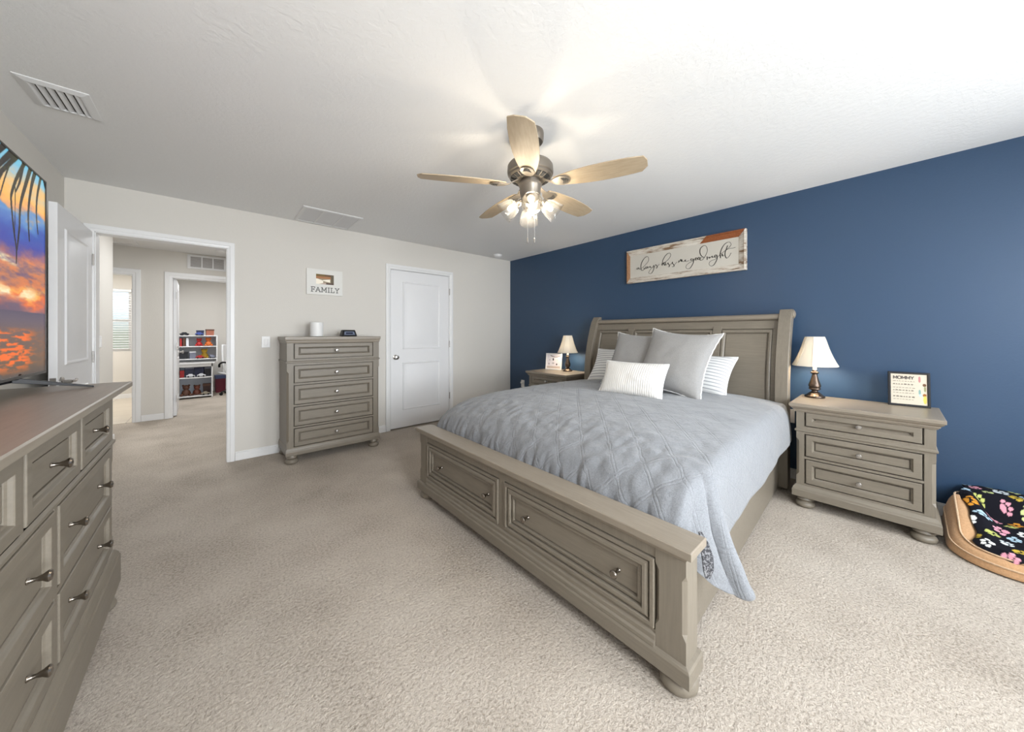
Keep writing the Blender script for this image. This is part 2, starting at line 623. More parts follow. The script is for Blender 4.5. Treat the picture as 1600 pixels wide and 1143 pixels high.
struct('wall_far_right', MB().box(1.5, 1.62, YH + T, YK, 0, H).box(HX + T, 1.62, YH, YH + T, 0, H), M['tan'], 'greige right wall of the far room', 'wall')
BW0, BW1, BWZ0, BWZ1 = -1.95, -1.165, 0.90, 2.08
mb = MB()
mb.box(-2.4, BW0, YK, YK + T, 0, H).box(BW0, BW1, YK, YK + T, 0, BWZ0).box(BW0, BW1, YK, YK + T, BWZ1, H).box(BW1, 1.62, YK, YK + T, 0, H)
struct('wall_outer', mb, M['tan'], 'greige outer wall of the far rooms with one window', 'wall')
w3 = window(3, BW0, BW1, YK + 0.03, YK + 0.08, BWZ0, BWZ1, 'white framed bathroom window with a slatted blind, seen through the left hall doorway')
mb = MB()
for i in range(24):
    z = BWZ1 - 0.07 - i * 0.046
    mb.prism([(YK - 0.014, z - 0.006), (YK + 0.022, z + 0.004), (YK + 0.022, z + 0.007), (YK - 0.014, z - 0.003)], 'x', BW0 + 0.02, BW1 - 0.02)
mb.box(BW0 + 0.01, BW1 - 0.01, YK - 0.02, YK + 0.025, BWZ1 - 0.05, BWZ1 - 0.005)
mb.build('blind', M['white_plastic'], w3, 0)


def casing(idx, x0, x1, z1, y, side, label, w=0.062, depth=T):
    """Door casing on the face y (side -1: towards -y) with jambs through the wall."""
    mb = MB()
    s = side
    prof = [(0.006, -0.002), (0.006, 0.010), (w * 0.40, 0.013), (w * 0.48, 0.018), (w - 0.003, 0.018), (w, 0.015), (w, -0.002)]
    loops = []
    for px, pz, sx, sz in ((x0, 0.0, -1, 0), (x0, z1, -1, 1), (x1, z1, 1, 1), (x1, 0.0, 1, 0)):
        loops.append([(px + sx * k, y + s * t, pz + sz * k) for k, t in prof])
    mb.loft(loops)
    ya, yb_ = sorted((y - s * 0.001, y - s * (depth - 0.001)))
    mb.box(x0 - J, x0, ya, yb_, 0, z1 + J).box(x1, x1 + J, ya, yb_, 0, z1 + J).box(x0 - J, x1 + J, ya, yb_, z1, z1 + J)
    return struct('trim_%d' % idx, mb, M['white_trim'], label, 'door frame', 0.002)


t1 = casing(1, OX0, OX1, OZ, YB, -1, 'white casing and jambs of the open doorway to the hall')
MB().box(OX1 - 0.002, OX1, YB + 0.02, YB + 0.05, 0.93, 0.99).build('strike_plate', M['nickel'], t1, 0)
casing(2, CX0, CX1, CZ, YB, -1, 'white casing of the closed door beside the chest of drawers')
casing(3, BX0, BX1, OZ, YH, -1, 'white casing of the left doorway at the end of the hall', 0.085)
t4 = casing(4, KX0, KX1, OZ, YH, -1, 'white casing of the right doorway at the end of the hall', 0.085)
for z in (0.25, 1.86):
    MB().box(BX1 - 0.004, BX1, YH + 0.035, YH + 0.065, z - 0.045, z + 0.045).build('hinge', M['nickel'], t4, 0)

# baseboards


def base(name, x0, x1, y0, y1, label):
    mb = MB()
    mb.box(x0, x1, y0, y1, 0, 0.075)
    if x1 - x0 > y1 - y0:
        mb.box(x0, x1, (y0 if y0 < YB - 0.001 or True else y0) + (0.005), y1, 0.075, 0.086)
    else:
        mb.box(x0 + 0.003, x1 - 0.003, y0, y1, 0.075, 0.086)
    return struct(name, mb, M['white_trim'], label, 'baseboard', 0.003)


base('baseboard_back', OX1 + 0.064, CX0 - 0.064, YB - 0.014, YB, 'white baseboard between the hall doorway and the closed door')
base('baseboard_back_right', CX1 + 0.064, XR - 0.014, YB - 0.014, YB, 'white baseboard between the closed door and the navy wall')
base('baseboard_right', XR - 0.014, XR, YF + 0.014, YB, 'white baseboard along the navy wall')
base('baseboard_left', XL, XL + 0.014, YF + 0.014, YB - 0.02, 'white baseboard along the television wall')
base('baseboard_hall_left', XL, XL + 0.014, YB + T + 0.02, 5.93, 'white baseboard along the left hall wall')
base('baseboard_hall_back', BX1 + 0.088, KX0 - 0.088, YH - 0.014, YH, 'white baseboard between the two hall doorways')
base('baseboard_bathroom', -2.28, PX - 0.1, YK - 0.014, YK, 'white baseboard under the bathroom window')
base('baseboard_far_room', PX, 1.5, YK - 0.014, YK, 'white baseboard behind the toy shelves')

MOLD = [(0, -0.003), (0.0, 0.0008), (0.006, 0.008), (0.014, 0.007), (0.024, 0.0012), (0.045, 0.0012), (0.066, 0.006)]


def door_panels(parent, x0, x1, face_y, side):
    """Two moulded panels on a door face lying in the local xz plane."""
    for z0, z1 in ((0.24, 0.86), (1.03, 1.91)):
        mb = MB()
        mb.panel(x0 + 0.135, x1 - 0.135, z0, z1, 0, MOLD)
        if side > 0:
            mb.v = [(p[0], face_y - p[1], p[2]) for p in mb.v]
        else:
            mb.v = [(p[0], face_y + p[1], p[2]) for p in mb.v]
        mb.build('door_panel', M['white_door'], parent, 20)


def lever(parent, x, y, z, sgn):
    mb = MB()
    mb.lathe([(0.0, 0), (0.032, 0), (0.032, 0.006), (0.026, 0.012), (0.011, 0.014), (0.011, 0.045), (0.0, 0.045)], (x, y, z), 20, (0, sgn, 0), False)
    y2 = y + sgn * 0.042
    mb.tube(catmull([(x, y2, z), (x + 0.02, y2 + sgn * 0.006, z + 0.002), (x + 0.06, y2 + sgn * 0.004, z - 0.002), (x + 0.105, y2, z + 0.004)], 5), 0.008, 8)
    return mb.build('door_handle', M['nickel'], parent, 40)


# open bedroom door: local x runs from the free edge (0) to the hinge (w), visible face towards -y local
w = OX1 - OX0 - 0.006
d1 = struct('door_1', MB().box(0, w, 0, 0.035, 0.012, OZ - 0.004), M['white_door'], 'white two panel bedroom door standing open beside the television', 'door', 0.002)
d1.location = (-0.718, 3.412, 0)
d1.rotation_euler = (0, 0, PI / 2)
door_panels(d1, 0, w, 0.0, -1)
lever(d1, 0.06, 0.0, 0.93, -1)
MB().box(-0.001, 0.0, 0.005, 0.03, 0.90, 0.96).build('latch_plate', M['nickel'], d1, 0)
for z in (0.25, 1.05, 1.82):
    MB().lathe([(0.006, -0.045), (0.006, 0.045)], (w + 0.004, -0.004, z), 10).build('hinge', M['nickel'], d1, 40)

# closed white door on the tan wall
cw = CX1 - CX0 - 0.006
d2 = struct('door_2', MB().box(CX0 + 0.003, CX1 - 0.003, YB + 0.004, YB + 0.039, 0.014, CZ - 0.004), M['white_door'], 'closed white two panel door between the chest of drawers and the navy wall', 'door', 0.002)
for z0, z1 in ((0.24, 0.86), (1.03, 1.91)):
    MB().panel(CX0 + 0.16, CX1 - 0.14, z0, z1, YB + 0.004, MOLD).build('door_panel', M['white_door'], d2, 20)
MB().lathe([(0.0, 0), (0.032, 0), (0.032, 0.005), (0.014, 0.012), (0.012, 0.03), (0.024, 0.038), (0.029, 0.05), (0.025, 0.062), (0.0, 0.067)],
           (CX0 + 0.065, YB + 0.004, 0.93), 24, (0, -1, 0), False).build('door_knob', M['nickel'], d2, 40)
for z in (0.35, 1.085, 1.83):
    MB().lathe([(0.007, -0.046), (0.007, 0.046)], (CX1 + 0.004, YB - 0.014, z), 10).build('hinge', M['nickel'], d2, 40)
mb = MB().box(CX0 - 0.1, CX1 + 0.1, YB + T, YB + T + 0.02, 0, CZ + 0.1)
struct('wall_closet_lining', mb, M['tan'], 'greige lining behind the closed door', 'wall')

# door leaf of the far room, swung inwards
kw = 0.78
d3 = struct('door_3', MB().box(0, kw, 0, 0.035, 0.012, OZ - 0.004), M['white_door'], 'white door of the far room swung open behind the right hall doorway', 'door', 0.002)
d3.location = (KX0 + 0.036, YH + T - 0.03, 0)
d3.rotation_euler = (0, 0, math.radians(91.5))
door_panels(d3, 0, kw, 0.035, 1)
door_panels(d3, 0, kw, 0.0, -1)
mbk = MB().lathe([(0.0, 0), (0.03, 0), (0.03, 0.005), (0.012, 0.012), (0.012, 0.03), (0.026, 0.04), (0.027, 0.055), (0.0, 0.066)], (kw - 0.06, 0.0, 0.93), 20, (0, -1, 0), False)
mbk.build('door_knob', M['nickel'], d3, 40)
for z in (0.27, 1.05, 1.80):
    MB().box(-0.03, 0.0, 0.0, 0.004, z - 0.05, z + 0.05).build('hinge', M['nickel'], d3, 0)

# ------------------------------------------------------------------ grey bedroom furniture
DRAWER = [(0, -0.008), (0, 0.020), (0.002, 0.022), (0.033, 0.022), (0.035, 0.019), (0.038, 0.012), (0.043, 0.008), (0.0435, -0.005), (0.0490, -0.005), (0.0495, 0.0085)]
BUN = [(0.026, 0.0), (0.042, 0.002), (0.052, 0.012), (0.055, 0.026), (0.050, 0.040), (0.038, 0.048), (0.034, 0.052), (0.044, 0.058), (0.048, 0.066), (0.044, 0.074), (0.040, 0.09)]
KNOB = [(0.0075, 0.0), (0.0080, 0.002), (0.0055, 0.006), (0.0050, 0.016), (0.0070, 0.021), (0.0085, 0.026), (0.0142, 0.034), (0.0148, 0.037), (0.0120, 0.041), (0.0, 0.043)]


def chamfered_post_body(mb, W, y0, D, z0, z1, c0, c1, c=0.016):
    """Carcass whose front corners are stop chamfered between heights c0 and c1."""
    def loop(z, k):
        h = W / 2
        return [(-h, D, z), (-h, y0 + k, z), (-h + k, y0, z), (h - k, y0, z), (h, y0 + k, z), (h, D, z)]
    e = 0.0006
    mb.loft([loop(z0, e), loop(c0, e), loop(c0 + 0.02, c), loop(c1 - 0.02, c), loop(c1, e), loop(z1, e)])


def case(name, label, cat, group, loc, rotz, W, D, Ht, over, zf, zp, zm, rows, post, knob_mat, cham=None, ptop=None):
    """Chest on bun feet. Local frame: x across, front face at y=0 looking to -y, z up.
    rows: (z0, z1, [(x0, x1, [knob xs])])"""
    t = thing(name, label, cat, loc, rotz, group)
    ztop = Ht - 0.055
    mb = MB()
    c0, c1 = cham or (zp + 0.05, zm - 0.05)
    # core behind the drawers, corner posts and rails between the rows
    mb.box(-W / 2 + 0.01, W / 2 - 0.01, 0.028, D - 0.005, zp, ztop)
    h = W / 2
    e, c = 0.0006, 0.016
    for s in (-1, 1):
        def loop(z, k):
            L = [(s * h, D, z), (s * h, k, z), (s * (h - k), 0, z), (s * (h - post), 0, z), (s * (h - post), D, z)]
            return L if s > 0 else L[::-1]
        mb.loft([loop(zp, e), loop(c0, e), loop(c0 + 0.02, c), loop(c1 - 0.02, c), loop(c1, e), loop(ztop, e)])
    zs = [zp] + [z for r in rows for z in r[:2]] + [ztop]
    zs = sorted(zs)
    for a, b_ in zip(zs[0::2], zs[1::2]):
        if b_ - a > 0.004:
            mb.box(-W / 2 + post, W / 2 - post, 0.0, 0.03, a, b_)
    for r in rows:                     # dividers between drawers of one row
        xs_ = [(-W / 2 + post)] + [v for d in r[2] for v in d[:2]] + [W / 2 - post]
        for a, b_ in zip(xs_[0::2], xs_[1::2]):
            if b_ - a > 0.004:
                mb.box(a, b_, 0.0, 0.03, r[0], r[1])
    mb.build('body', M['wood_v'], t, 0, 0.0015)
    # frieze moulding
    if zm:
        o = 0.008
        mb = MB()
        mb.loft([[(-h - k, -k, z), (h + k, -k, z), (h + k, D, z), (-h - k, D, z)] for k, z in ((0, zm - 0.010), (o, zm - 0.006), (o, zm + 0.004), (0, zm + 0.010))])
        mb2 = mb
        mb2.build('moulding', M['wood'], t, 0, 0.001)
    # top with stepped cornice
    mb = MB()
    prof = [(0.15, Ht - 0.062), (0.30, Ht - 0.052), (0.42, Ht - 0.050), (0.42, Ht - 0.043), (0.72, Ht - 0.032), (0.80, Ht - 0.030), (0.80, Ht - 0.026), (1.0, Ht - 0.022), (1.0, Ht - 0.003), (0.90, Ht)]
    mb.loft([[(-h - k * over, -k * over, z), (h + k * over, -k * over, z), (h + k * over, D + 0.003, z), (-h - k * over, D + 0.003, z)] for k, z in prof])
    mb.build('top', M['wood_top_lit'], t, 0, 0.001)
    # plinth
    p = ptop or 0.022
    mb = MB()
    prof = [(1.0, zf), (1.0, zp - 0.035), (0.85, zp - 0.03), (0.75, zp - 0.02), (0.35, zp - 0.006), (0.1, zp)]
    mb.loft([[(-h - k * p, -k * p, z), (h + k * p, -k * p, z), (h + k * p, D, z), (-h - k * p, D, z)] for k, z in prof])
    mb.build('plinth', M['wood'], t, 0, 0.001)
    g = 0.006
    for r in rows:
        for x0, x1, kn in r[2]:
            dr = MB().panel(x0 + g, x1 - g, r[0] + g, r[1] - g, 0.018, DRAWER).build('drawer', M['wood'], t, 0, 0.0012)
            for kx in kn:
                MB().lathe(KNOB, (kx, 0.018 - 0.008, (r[0] + r[1]) / 2), 18, (0, -1, 0)).build('knob', knob_mat, dr, 40)
    s = zf / 0.09
    for sx in (-1, 1):
        for y in (0.035, D - 0.06):
            MB().lathe([(r_, z * s) for r_, z in BUN], (sx * (h - 0.045), y, 0), 28).build('foot', M['wood'], t, 40)
    return t


# chest of five drawers against the tan wall
W = 0.853
xa, xb = -0.371, 0.364
rows = [(0.990, 1.142, [(xa, xb, [0])]), (0.762, 0.932, [(xa, xb, [0])]), (0.556, 0.745, [(xa, xb, [0])]), (0.352, 0.539, [(xa, xb, [0])]), (0.158, 0.335, [(xa, xb, [0])])]
case('chest_of_drawers', 'tall grey wooden chest of five drawers on bun feet against the greige wall', 'chest of drawers', None,
     (0.942, 3.765, 0), 0, W, 0.455, 1.203, 0.015, 0.082, 0.150, 0.962, rows, 0.054, M['nickel'], (0.2, 0.88), 0.011)

# long dresser along the television wall: only its far part is in the photograph
W = 1.49
rows = [(0.752, 0.948, [(-0.70, -0.245, [-0.47]), (-0.225, 0.225, [0.0]), (0.245, 0.70, [0.47])]),
        (0.482, 0.728, [(-0.70, -0.012, [-0.54, -0.17]), (0.012, 0.70, [0.17, 0.54])]),
        (0.250, 0.466, [(-0.70, -0.012, [-0.54, -0.17]), (0.012, 0.70, [0.17, 0.54])])]
case('dresser', 'long grey wooden dresser with seven drawers under the television', 'dresser', None,
     (-0.345, 1.625, 0), PI / 2, W, 0.47, 1.005, 0.055, 0.085, 0.245, 0.742, rows, 0.042, M['pewter'], (0.3, 0.66))

# two nightstands beside the bed
W = 0.63
rows = [(0.575, 0.680, [(-0.268, 0.268, [0])]), (0.362, 0.522, [(-0.268, 0.268, [0])]), (0.170, 0.347, [(-0.268, 0.268, [0])])]
ns1 = case('nightstand', 'grey wooden three drawer nightstand to the right of the bed by the dog bed', 'nightstand', 'matching grey nightstands beside the bed',
           (3.145, 0.155, 0), -PI / 2, W, 0.475, 0.738, 0.036, 0.078, 0.158, 0.546, rows, 0.045, M['nickel'], (0.22, 0.49))
dup(ns1, (3.17, 2.925, 0), -PI / 2, 'grey wooden nightstand on the far side of the bed near the white door', 'matching grey nightstands beside the bed')

# ------------------------------------------------------------------ bed
BY = 1.425
bed = thing('bed', 'grey wooden storage bed with panelled sleigh headboard and drawers in the footboard', 'bed', (1.180, BY, 0), -PI / 2)
# local: x = BY - world y, y = world x - 1.18
hw = 0.965
mb = MB()
# footboard core and rails
mb.box(-hw + 0.01, hw - 0.01, 0.03, 0.085, 0.10, 0.488)
mb.box(-hw + 0.09, hw - 0.09, 0.004, 0.03, 0.434, 0.488)
mb.box(-0.022, 0.022, 0.004, 0.03, 0.17, 0.434)
for s in (-1, 1):
    def loop(z, k):
        L = [(s * hw, 0.095, z), (s * hw, k, z), (s * (hw - k), 0, z), (s * (hw - 0.105 + k), 0, z), (s * (hw - 0.105), k, z), (s * (hw - 0.105), 0.095, z)]
        return L if s > 0 else L[::-1]
    e, c = 0.0006, 0.013
    mb.loft([loop(0.10, e), loop(0.20, e), loop(0.222, c), loop(0.40, c), loop(0.422, e), loop(0.488, e)])
fb = mb.build('footboard', M['wood_v'], bed, 0, 0.0015)
mb = MB()
prof = [(0.000, 0.470), (0.006, 0.482), (0.012, 0.485), (0.012, 0.490), (0.026, 0.494), (0.026, 0.519), (0.022, 0.522)]
mb.loft([[(-hw - k, -k, z), (hw + k, -k, z), (hw + k, 0.098 + k * 0.4, z), (-hw - k, 0.098 + k * 0.4, z)] for k, z in prof])
mb.build('cap', M['wood_top_lit'], fb, 0, 0.0015)
mb = MB()
prof = [(0.016, 0.062), (0.016, 0.112), (0.012, 0.120), (0.0, 0.124)]
mb.loft([[(-hw - k, -k, z), (hw + k, -k, z), (hw + k, 0.105, z), (-hw - k, 0.105, z)] for k, z in prof])
prof = [(0.012, 0.122), (0.012, 0.136), (0.004, 0.142), (0.004, 0.158), (-0.004, 0.166), (-0.004, 0.176)]
mb.loft([[(-hw + 0.105, -k, z), (hw - 0.105, -k, z), (hw - 0.105, 0.03, z), (-hw + 0.105, 0.03, z)] for k, z in prof])
mb.build('plinth', M['wood'], fb, 0, 0.001)
BEDDRAWER = [(0, 0), (0, 0.026), (0.002, 0.030), (0.016, 0.030), (0.018, 0.024), (0.0185, 0.014), (0.023, 0.014), (0.0235, 0.024), (0.034, 0.029), (0.046, 0.029), (0.048, 0.022), (0.0485, 0.010), (0.053, 0.010), (0.0535, 0.018), (0.066, 0.021), (0.068, 0.016), (0.0685, 0.004), (0.073, 0.004), (0.0735, 0.009)]
for x0, x1, kn in ((-0.856, -0.026, (-0.66, -0.135)), (0.026, 0.856, (0.195, 0.705))):
    dr = MB().panel(x0, x1, 0.180, 0.430, 0.026, BEDDRAWER).build('footboard_drawer', M['wood'], bed, 0, 0.0012)
    for kx in kn:
        MB().lathe([(r_ * 1.1, z * 1.05) for r_, z in KNOB], (kx, 0.016, 0.303), 18, (0, -1, 0)).build('knob', M['pewter'], dr, 40)
for s in (-1, 1):
    MB().lathe([(0.03, 0.0), (0.052, 0.002), (0.062, 0.014), (0.064, 0.030), (0.058, 0.046), (0.048, 0.054), (0.048, 0.064)], (s * (hw - 0.045), 0.05, 0), 28).build('foot', M['wood'], bed, 40)
# headboard: bows back towards the wall as it rises
HYB = 2.22
HC = -0.092
HT = 1.40


def hx(z):
    return HYB + 0.165 * max(0.0, (z - 0.72) / 0.70) ** 2.0


def slab(mb, x0, x1, z0, z1, f0, thick, n=14):
    loops = []
    for i in range(n + 1):
        z = z0 + (z1 - z0) * i / n
        y = hx(z) - f0
        loops.append([(x0, y, z), (x1, y, z), (x1, y + thick, z), (x0, y + thick, z)])
    mb.loft(loops)


PH = 0.965
mb = MB()
slab(mb, HC - PH + 0.05, HC + PH - 0.05, 0.16, 1.36, -0.018, 0.03)
hb = mb.build('headboard', M['wood'], bed, 20, 0.0)
mb = MB()
slab(mb, HC - PH + 0.08, HC + PH - 0.08, 1.275, 1.345, 0.004, 0.05)         # wide top rail
slab(mb, HC - PH + 0.08, HC + PH - 0.08, 0.46, 0.60, 0.0, 0.03)             # bottom rail
ctr = [(HC - 0.395, 0.035), (HC + 0.395, 0.035)]
for x, hwid in ((HC - 0.43, 0.035), (HC + 0.43, 0.035)):
    slab(mb, x - hwid, x + hwid, 0.58, 1.30, 0.012, 0.04)
for s in (-1, 1):
    slab(mb, min(HC + s * 0.845, HC + s * 0.90), max(HC + s * 0.845, HC + s * 0.90), 0.58, 1.28, 0.0, 0.03)
mb.build('rail_frame', M['wood'], hb, 20, 0.0015)
mb = MB()
# rolled top moulding following the top edge
yb_ = hx(HT)
prof = [(0.0, 0.0), (0.012, -0.022), (0.016, -0.030), (0.026, -0.034), (0.040, -0.030), (0.052, -0.018), (0.060, 0.004), (0.058, 0.030), (0.045, 0.045), (0.0, 0.045)]
mb.loft([[(x, yb_ - 0.012 + q, 1.340 + p) for p, q in prof] for x in (HC - PH + 0.06, HC + PH - 0.06)])
mb.build('top_moulding', M['wood_top_lit'], hb, 35, 0.0)
HP = [(0.0, -0.012), (0.003, -0.012), (0.0035, 0.004), (0.012, 0.008), (0.024, 0.006), (0.030, -0.002), (0.034, -0.006), (0.0345, -0.016), (0.040, -0.016), (0.0405, -0.009)]
for x0, x1 in ((HC - 0.845, HC - 0.465), (HC - 0.395, HC + 0.395), (HC + 0.465, HC + 0.845)):
    MB().panel(x0, x1, 0.60, 1.270, 0, HP, lambda x, z: hx(z), 10).build('panel', M['wood'], hb, 25)
for s in (-1, 1):
    mb = MB()
    loops = []
    for i in range(25):
        z = 0.02 + (1.435 - 0.02) * i / 24
        y = hx(z) - 0.045
        a, b_ = HC + s * (PH - 0.085), HC + s * PH
        a, b_ = min(a, b_), max(a, b_)
        k = 0.0 if z < 1.39 else (z - 1.39) * 0.5
        loops.append([(a, y + k, z), (b_, y + k, z), (b_, y + 0.095 - k, z), (a, y + 0.095 - k, z)])
    mb.loft(loops)
    xs_ = HC + s * PH
    mb.lathe([(0.034, 0.0), (0.036, 0.008), (0.024, 0.014), (0.010, 0.018), (0.0, 0.018)], (xs_ - s * 0.002, hx(1.40) + 0.015, 1.392), 22, (s, 0, 0), False)
    mb.build('post', M['wood_v'], hb, 30, 0.004)
# side rails run from the footboard posts to the headboard posts
for s in (-1, 1):
    xf, xh = s * (hw - 0.075), HC + s * (PH - 0.06)
    mb = MB()
    y0, y1 = 0.09, HYB - 0.03
    L = [[(xf - s * 0.03, y0, z), (xf, y0, z), (xh, y1, z), (xh - s * 0.03, y1, z)] for z in (0.02, 0.375)]
    mb.loft(L)
    mb.build('side_rail', M['wood'], bed, 0, 0.002)

# mattress
mb = MB()
loops = []
for z, k in ((0.376, 0.03), (0.39, 0.008), (0.42, 0.0), (0.57, 0.0), (0.61, 0.02), (0.632, 0.07)):
    pts = []
    for cx, cy, a0 in ((3.30, 2.37, 0), (1.53, 2.32, 90), (1.53, 0.66, 180), (3.30, 0.70, 270)):
        for a in range(0, 91, 15):
            an = math.radians(a0 + a)
            pts.append((cx + (0.10 - k) * math.cos(an), cy + (0.10 - k) * math.sin(an), z))
    loops.append(pts)
mb.loft(loops)
tag(mb.build('mattress', M['mattress'], None, 35), 'white mattress on the grey bed under the quilt', 'mattress')

# ------------------------------------------------------------------ quilt
foot_path = catmull([(3.40, 0, 0.705), (3.20, 0, 0.728), (2.9, 0, 0.738), (2.4, 0, 0.742), (1.95, 0, 0.735), (1.66, 0, 0.715), (1.48, 0, 0.680), (1.375, 0, 0.630), (1.325, 0, 0.565), (1.305, 0, 0.49), (1.300, 0, 0.41)], 12)
acc = [0.0]
for a, b_ in zip(foot_path, foot_path[1:]):
    acc.append(acc[-1] + (b_ - a).length)


def path_at(s):
    s = max(0.0, min(acc[-1] - 1e-6, s))
    i = max(k for k in range(len(acc) - 1) if acc[k] <= s)
    return foot_path[i].lerp(foot_path[i + 1], (s - acc[i]) / (acc[i + 1] - acc[i]))


S_END = acc[-1]
S_COR = next(acc[i] for i, p in enumerate(foot_path) if p.x <= 1.52)
NS, NT, NSIDE = 150, 150, 34
R = 0.085


def h_out(d):
    return R * (1 - math.exp(-d / R))


def drop(d):
    return d - R * (1 - math.exp(-d / R))


def side_len(s, right):
    u = min(1.0, s / S_COR)
    if right:
        L = 0.345 + 0.030 * u
        f = s - S_COR
        return L if f <= 0 else min(L, math.sqrt(max(0.425 ** 2 - f * f, 0.02)))
    return 0.37 + 0.04 * u


def shoulder(s, sgn):
    p = path_at(s)
    u = max(0.0, min(1.0, (3.40 - p.x) / 2.0))
    y = (0.600 - 0.055 * u) if sgn < 0 else (2.385 - 0.03 * u)
    return Vector((p.x, y, p.z - 0.035))


def side_pt(s, d, sgn):
    if s <= S_COR:
        q = shoulder(s, sgn)
        rip = (0.006 * math.sin(s * 6.0 + 1.3) + 0.003 * math.sin(s * 17.0)) * min(1, d / 0.3)
        if s < 0.30:
            rip -= (0.30 - s) * 0.12 * min(1, d / 0.1)
        return Vector((q.x, q.y + sgn * (h_out(d) + rip), q.z - drop(d)))
    f = s - S_COR
    K = shoulder(S_COR, sgn)
    rho = math.hypot(f, d)
    th = math.atan2(f, d) / (PI / 2)
    A = Vector((0, sgn * (h_out(rho) + (0.006 * math.sin(S_COR * 6 + 1.3) + 0.003 * math.sin(S_COR * 17)) * min(1, rho / 0.3)), -drop(rho)))
    B = shoulder(S_COR + rho, sgn) - K
    bul = max(0.0, math.sin(PI * min(1.0, th / 0.78))) ** 0.6
    g = min(1.0, rho / 0.42)
    P = A.lerp(B, th ** 1.3)
    if sgn < 0:
        P.y -= 0.130 * bul * g * g
        P.z -= 0.030 * bul * g * g
        P.x += 0.025 * math.sin(PI * th) * g
        # two pleats run down the hanging corner
        P.y += 0.010 * math.sin(th * PI * 4.0) * g * g
        P.x += 0.008 * math.sin(th * PI * 4.0 + 0.8) * g * g * math.sin(PI * th)
        P.z -= 0.105 * bul * g * g * th
        P.y += 0.055 * math.exp(-((th - 0.52) / 0.055) ** 2) * g * (1 - 0.75 * g * g)
    else:
        P.x += 0.06 * math.sin(PI * th) * g
        P.y += 0.05 * bul * g * g
    return K + P


mb = MB()
rows_ = []
uvs = []
for i in range(NS + 1):
    # denser rows near the foot
    t_ = i / NS
    s = S_END * (1 - (1 - t_) ** 1.35)
    row, uvr = [], []
    Lr, Ll = side_len(s, True), side_len(s, False)
    p = path_at(s)
    a, c_ = shoulder(s, 1), shoulder(s, -1)
    for k in range(NSIDE, 0, -1):
        d = Ll * k / NSIDE
        row.append(side_pt(s, d, 1)); uvr.append((s, 2.0 + d))
    for j in range(NT + 1):
        v = j / NT
        y = a.y + (c_.y - a.y) * v
        tt = 2 * v - 1
        crown = 0.035 * (1 - abs(tt) ** 3.2)
        row.append(Vector((p.x, y, p.z - 0.035 + crown))); uvr.append((s, 2.0 - 1.85 * v))
    for k in range(1, NSIDE + 1):
        d = Lr * k / NSIDE
        row.append(side_pt(s, d, -1)); uvr.append((s, 0.15 - d))
    rows_.append((s, row)); uvs.append(uvr)
verts = []
for s, row in rows_:
    wr = max(0.0, min(1.0, (s - S_COR + 0.30) / 0.35))
    for j, q in enumerate(row):
        n1_ = noise.noise(Vector((q.x * 5, q.y * 5, q.z * 5)))
        n2_ = noise.noise(Vector((q.y * 34, s * 9, 3.1)))
        n3_ = noise.noise(Vector((q.x * 17 + 9, q.y * 17, q.z * 17)))
        top = 1.0 if NSIDE <= j <= NSIDE + NT else 0.4
        dz = 0.007 * n1_ * top + 0.003 * n3_ + wr * top * (0.009 * n2_ + 0.008 * n3_)
        # a gentle sag under the pillows
        verts.append((q.x + wr * top * 0.014 * n2_, q.y, q.z + dz))
nc = len(rows_[0][1])
mb.add(verts, [])
for i in range(NS):
    for j in range(nc - 1):
        a = i * nc + j
        mb.f.append((a, a + 1, a + nc + 1, a + nc))
for i in range(NS + 1):
    for j in range(nc):
        mb.uv[i * nc + j] = uvs[i][j]
q = mb.build('quilt', M['quilt'], None, 180, 0, None, None, 2, 0, 0, 0.010)
mb = MB()
fl = [(1.312, 0.462, 0.52, 0.006), (1.308, 0.446, 0.490, 0.014), (1.304, 0.436, 0.450, 0.021), (1.304, 0.432, 0.405, 0.020), (1.303, 0.434, 0.372, 0.008)]
mb.loft([[(x - w_ * .7, y + w_ * .6, z), (x + w_ * .7, y - w_ * .6, z), (x + w_ * .7 + .003, y - w_ * .6 + .004, z), (x - w_ * .7 + .003, y + w_ * .6 + .004, z)] for x, y, z, w_ in fl])
m, nt, b = new_mat('grey_speckled_lining')
n_ = tex_noise(nt, 160, 2, 0.6)
r_ = ramp(nt, n_.outputs['Fac'], [(0.46, (0.03, 0.03, 0.035)), (0.62, (0.20, 0.20, 0.21))])
nt.links.new(r_.outputs['Color'], b.inputs['Base Color'])
b.inputs['Roughness'].default_value = 0.9
lf = mb.build('lining_fold', m, q, 60)
lf['label'] = 'dark speckled lining showing at the hanging corner'
tag(q, 'grey blue stitched quilt spread over the bed, its corner hanging past the footboard', 'quilt')

# ------------------------------------------------------------------ pillows


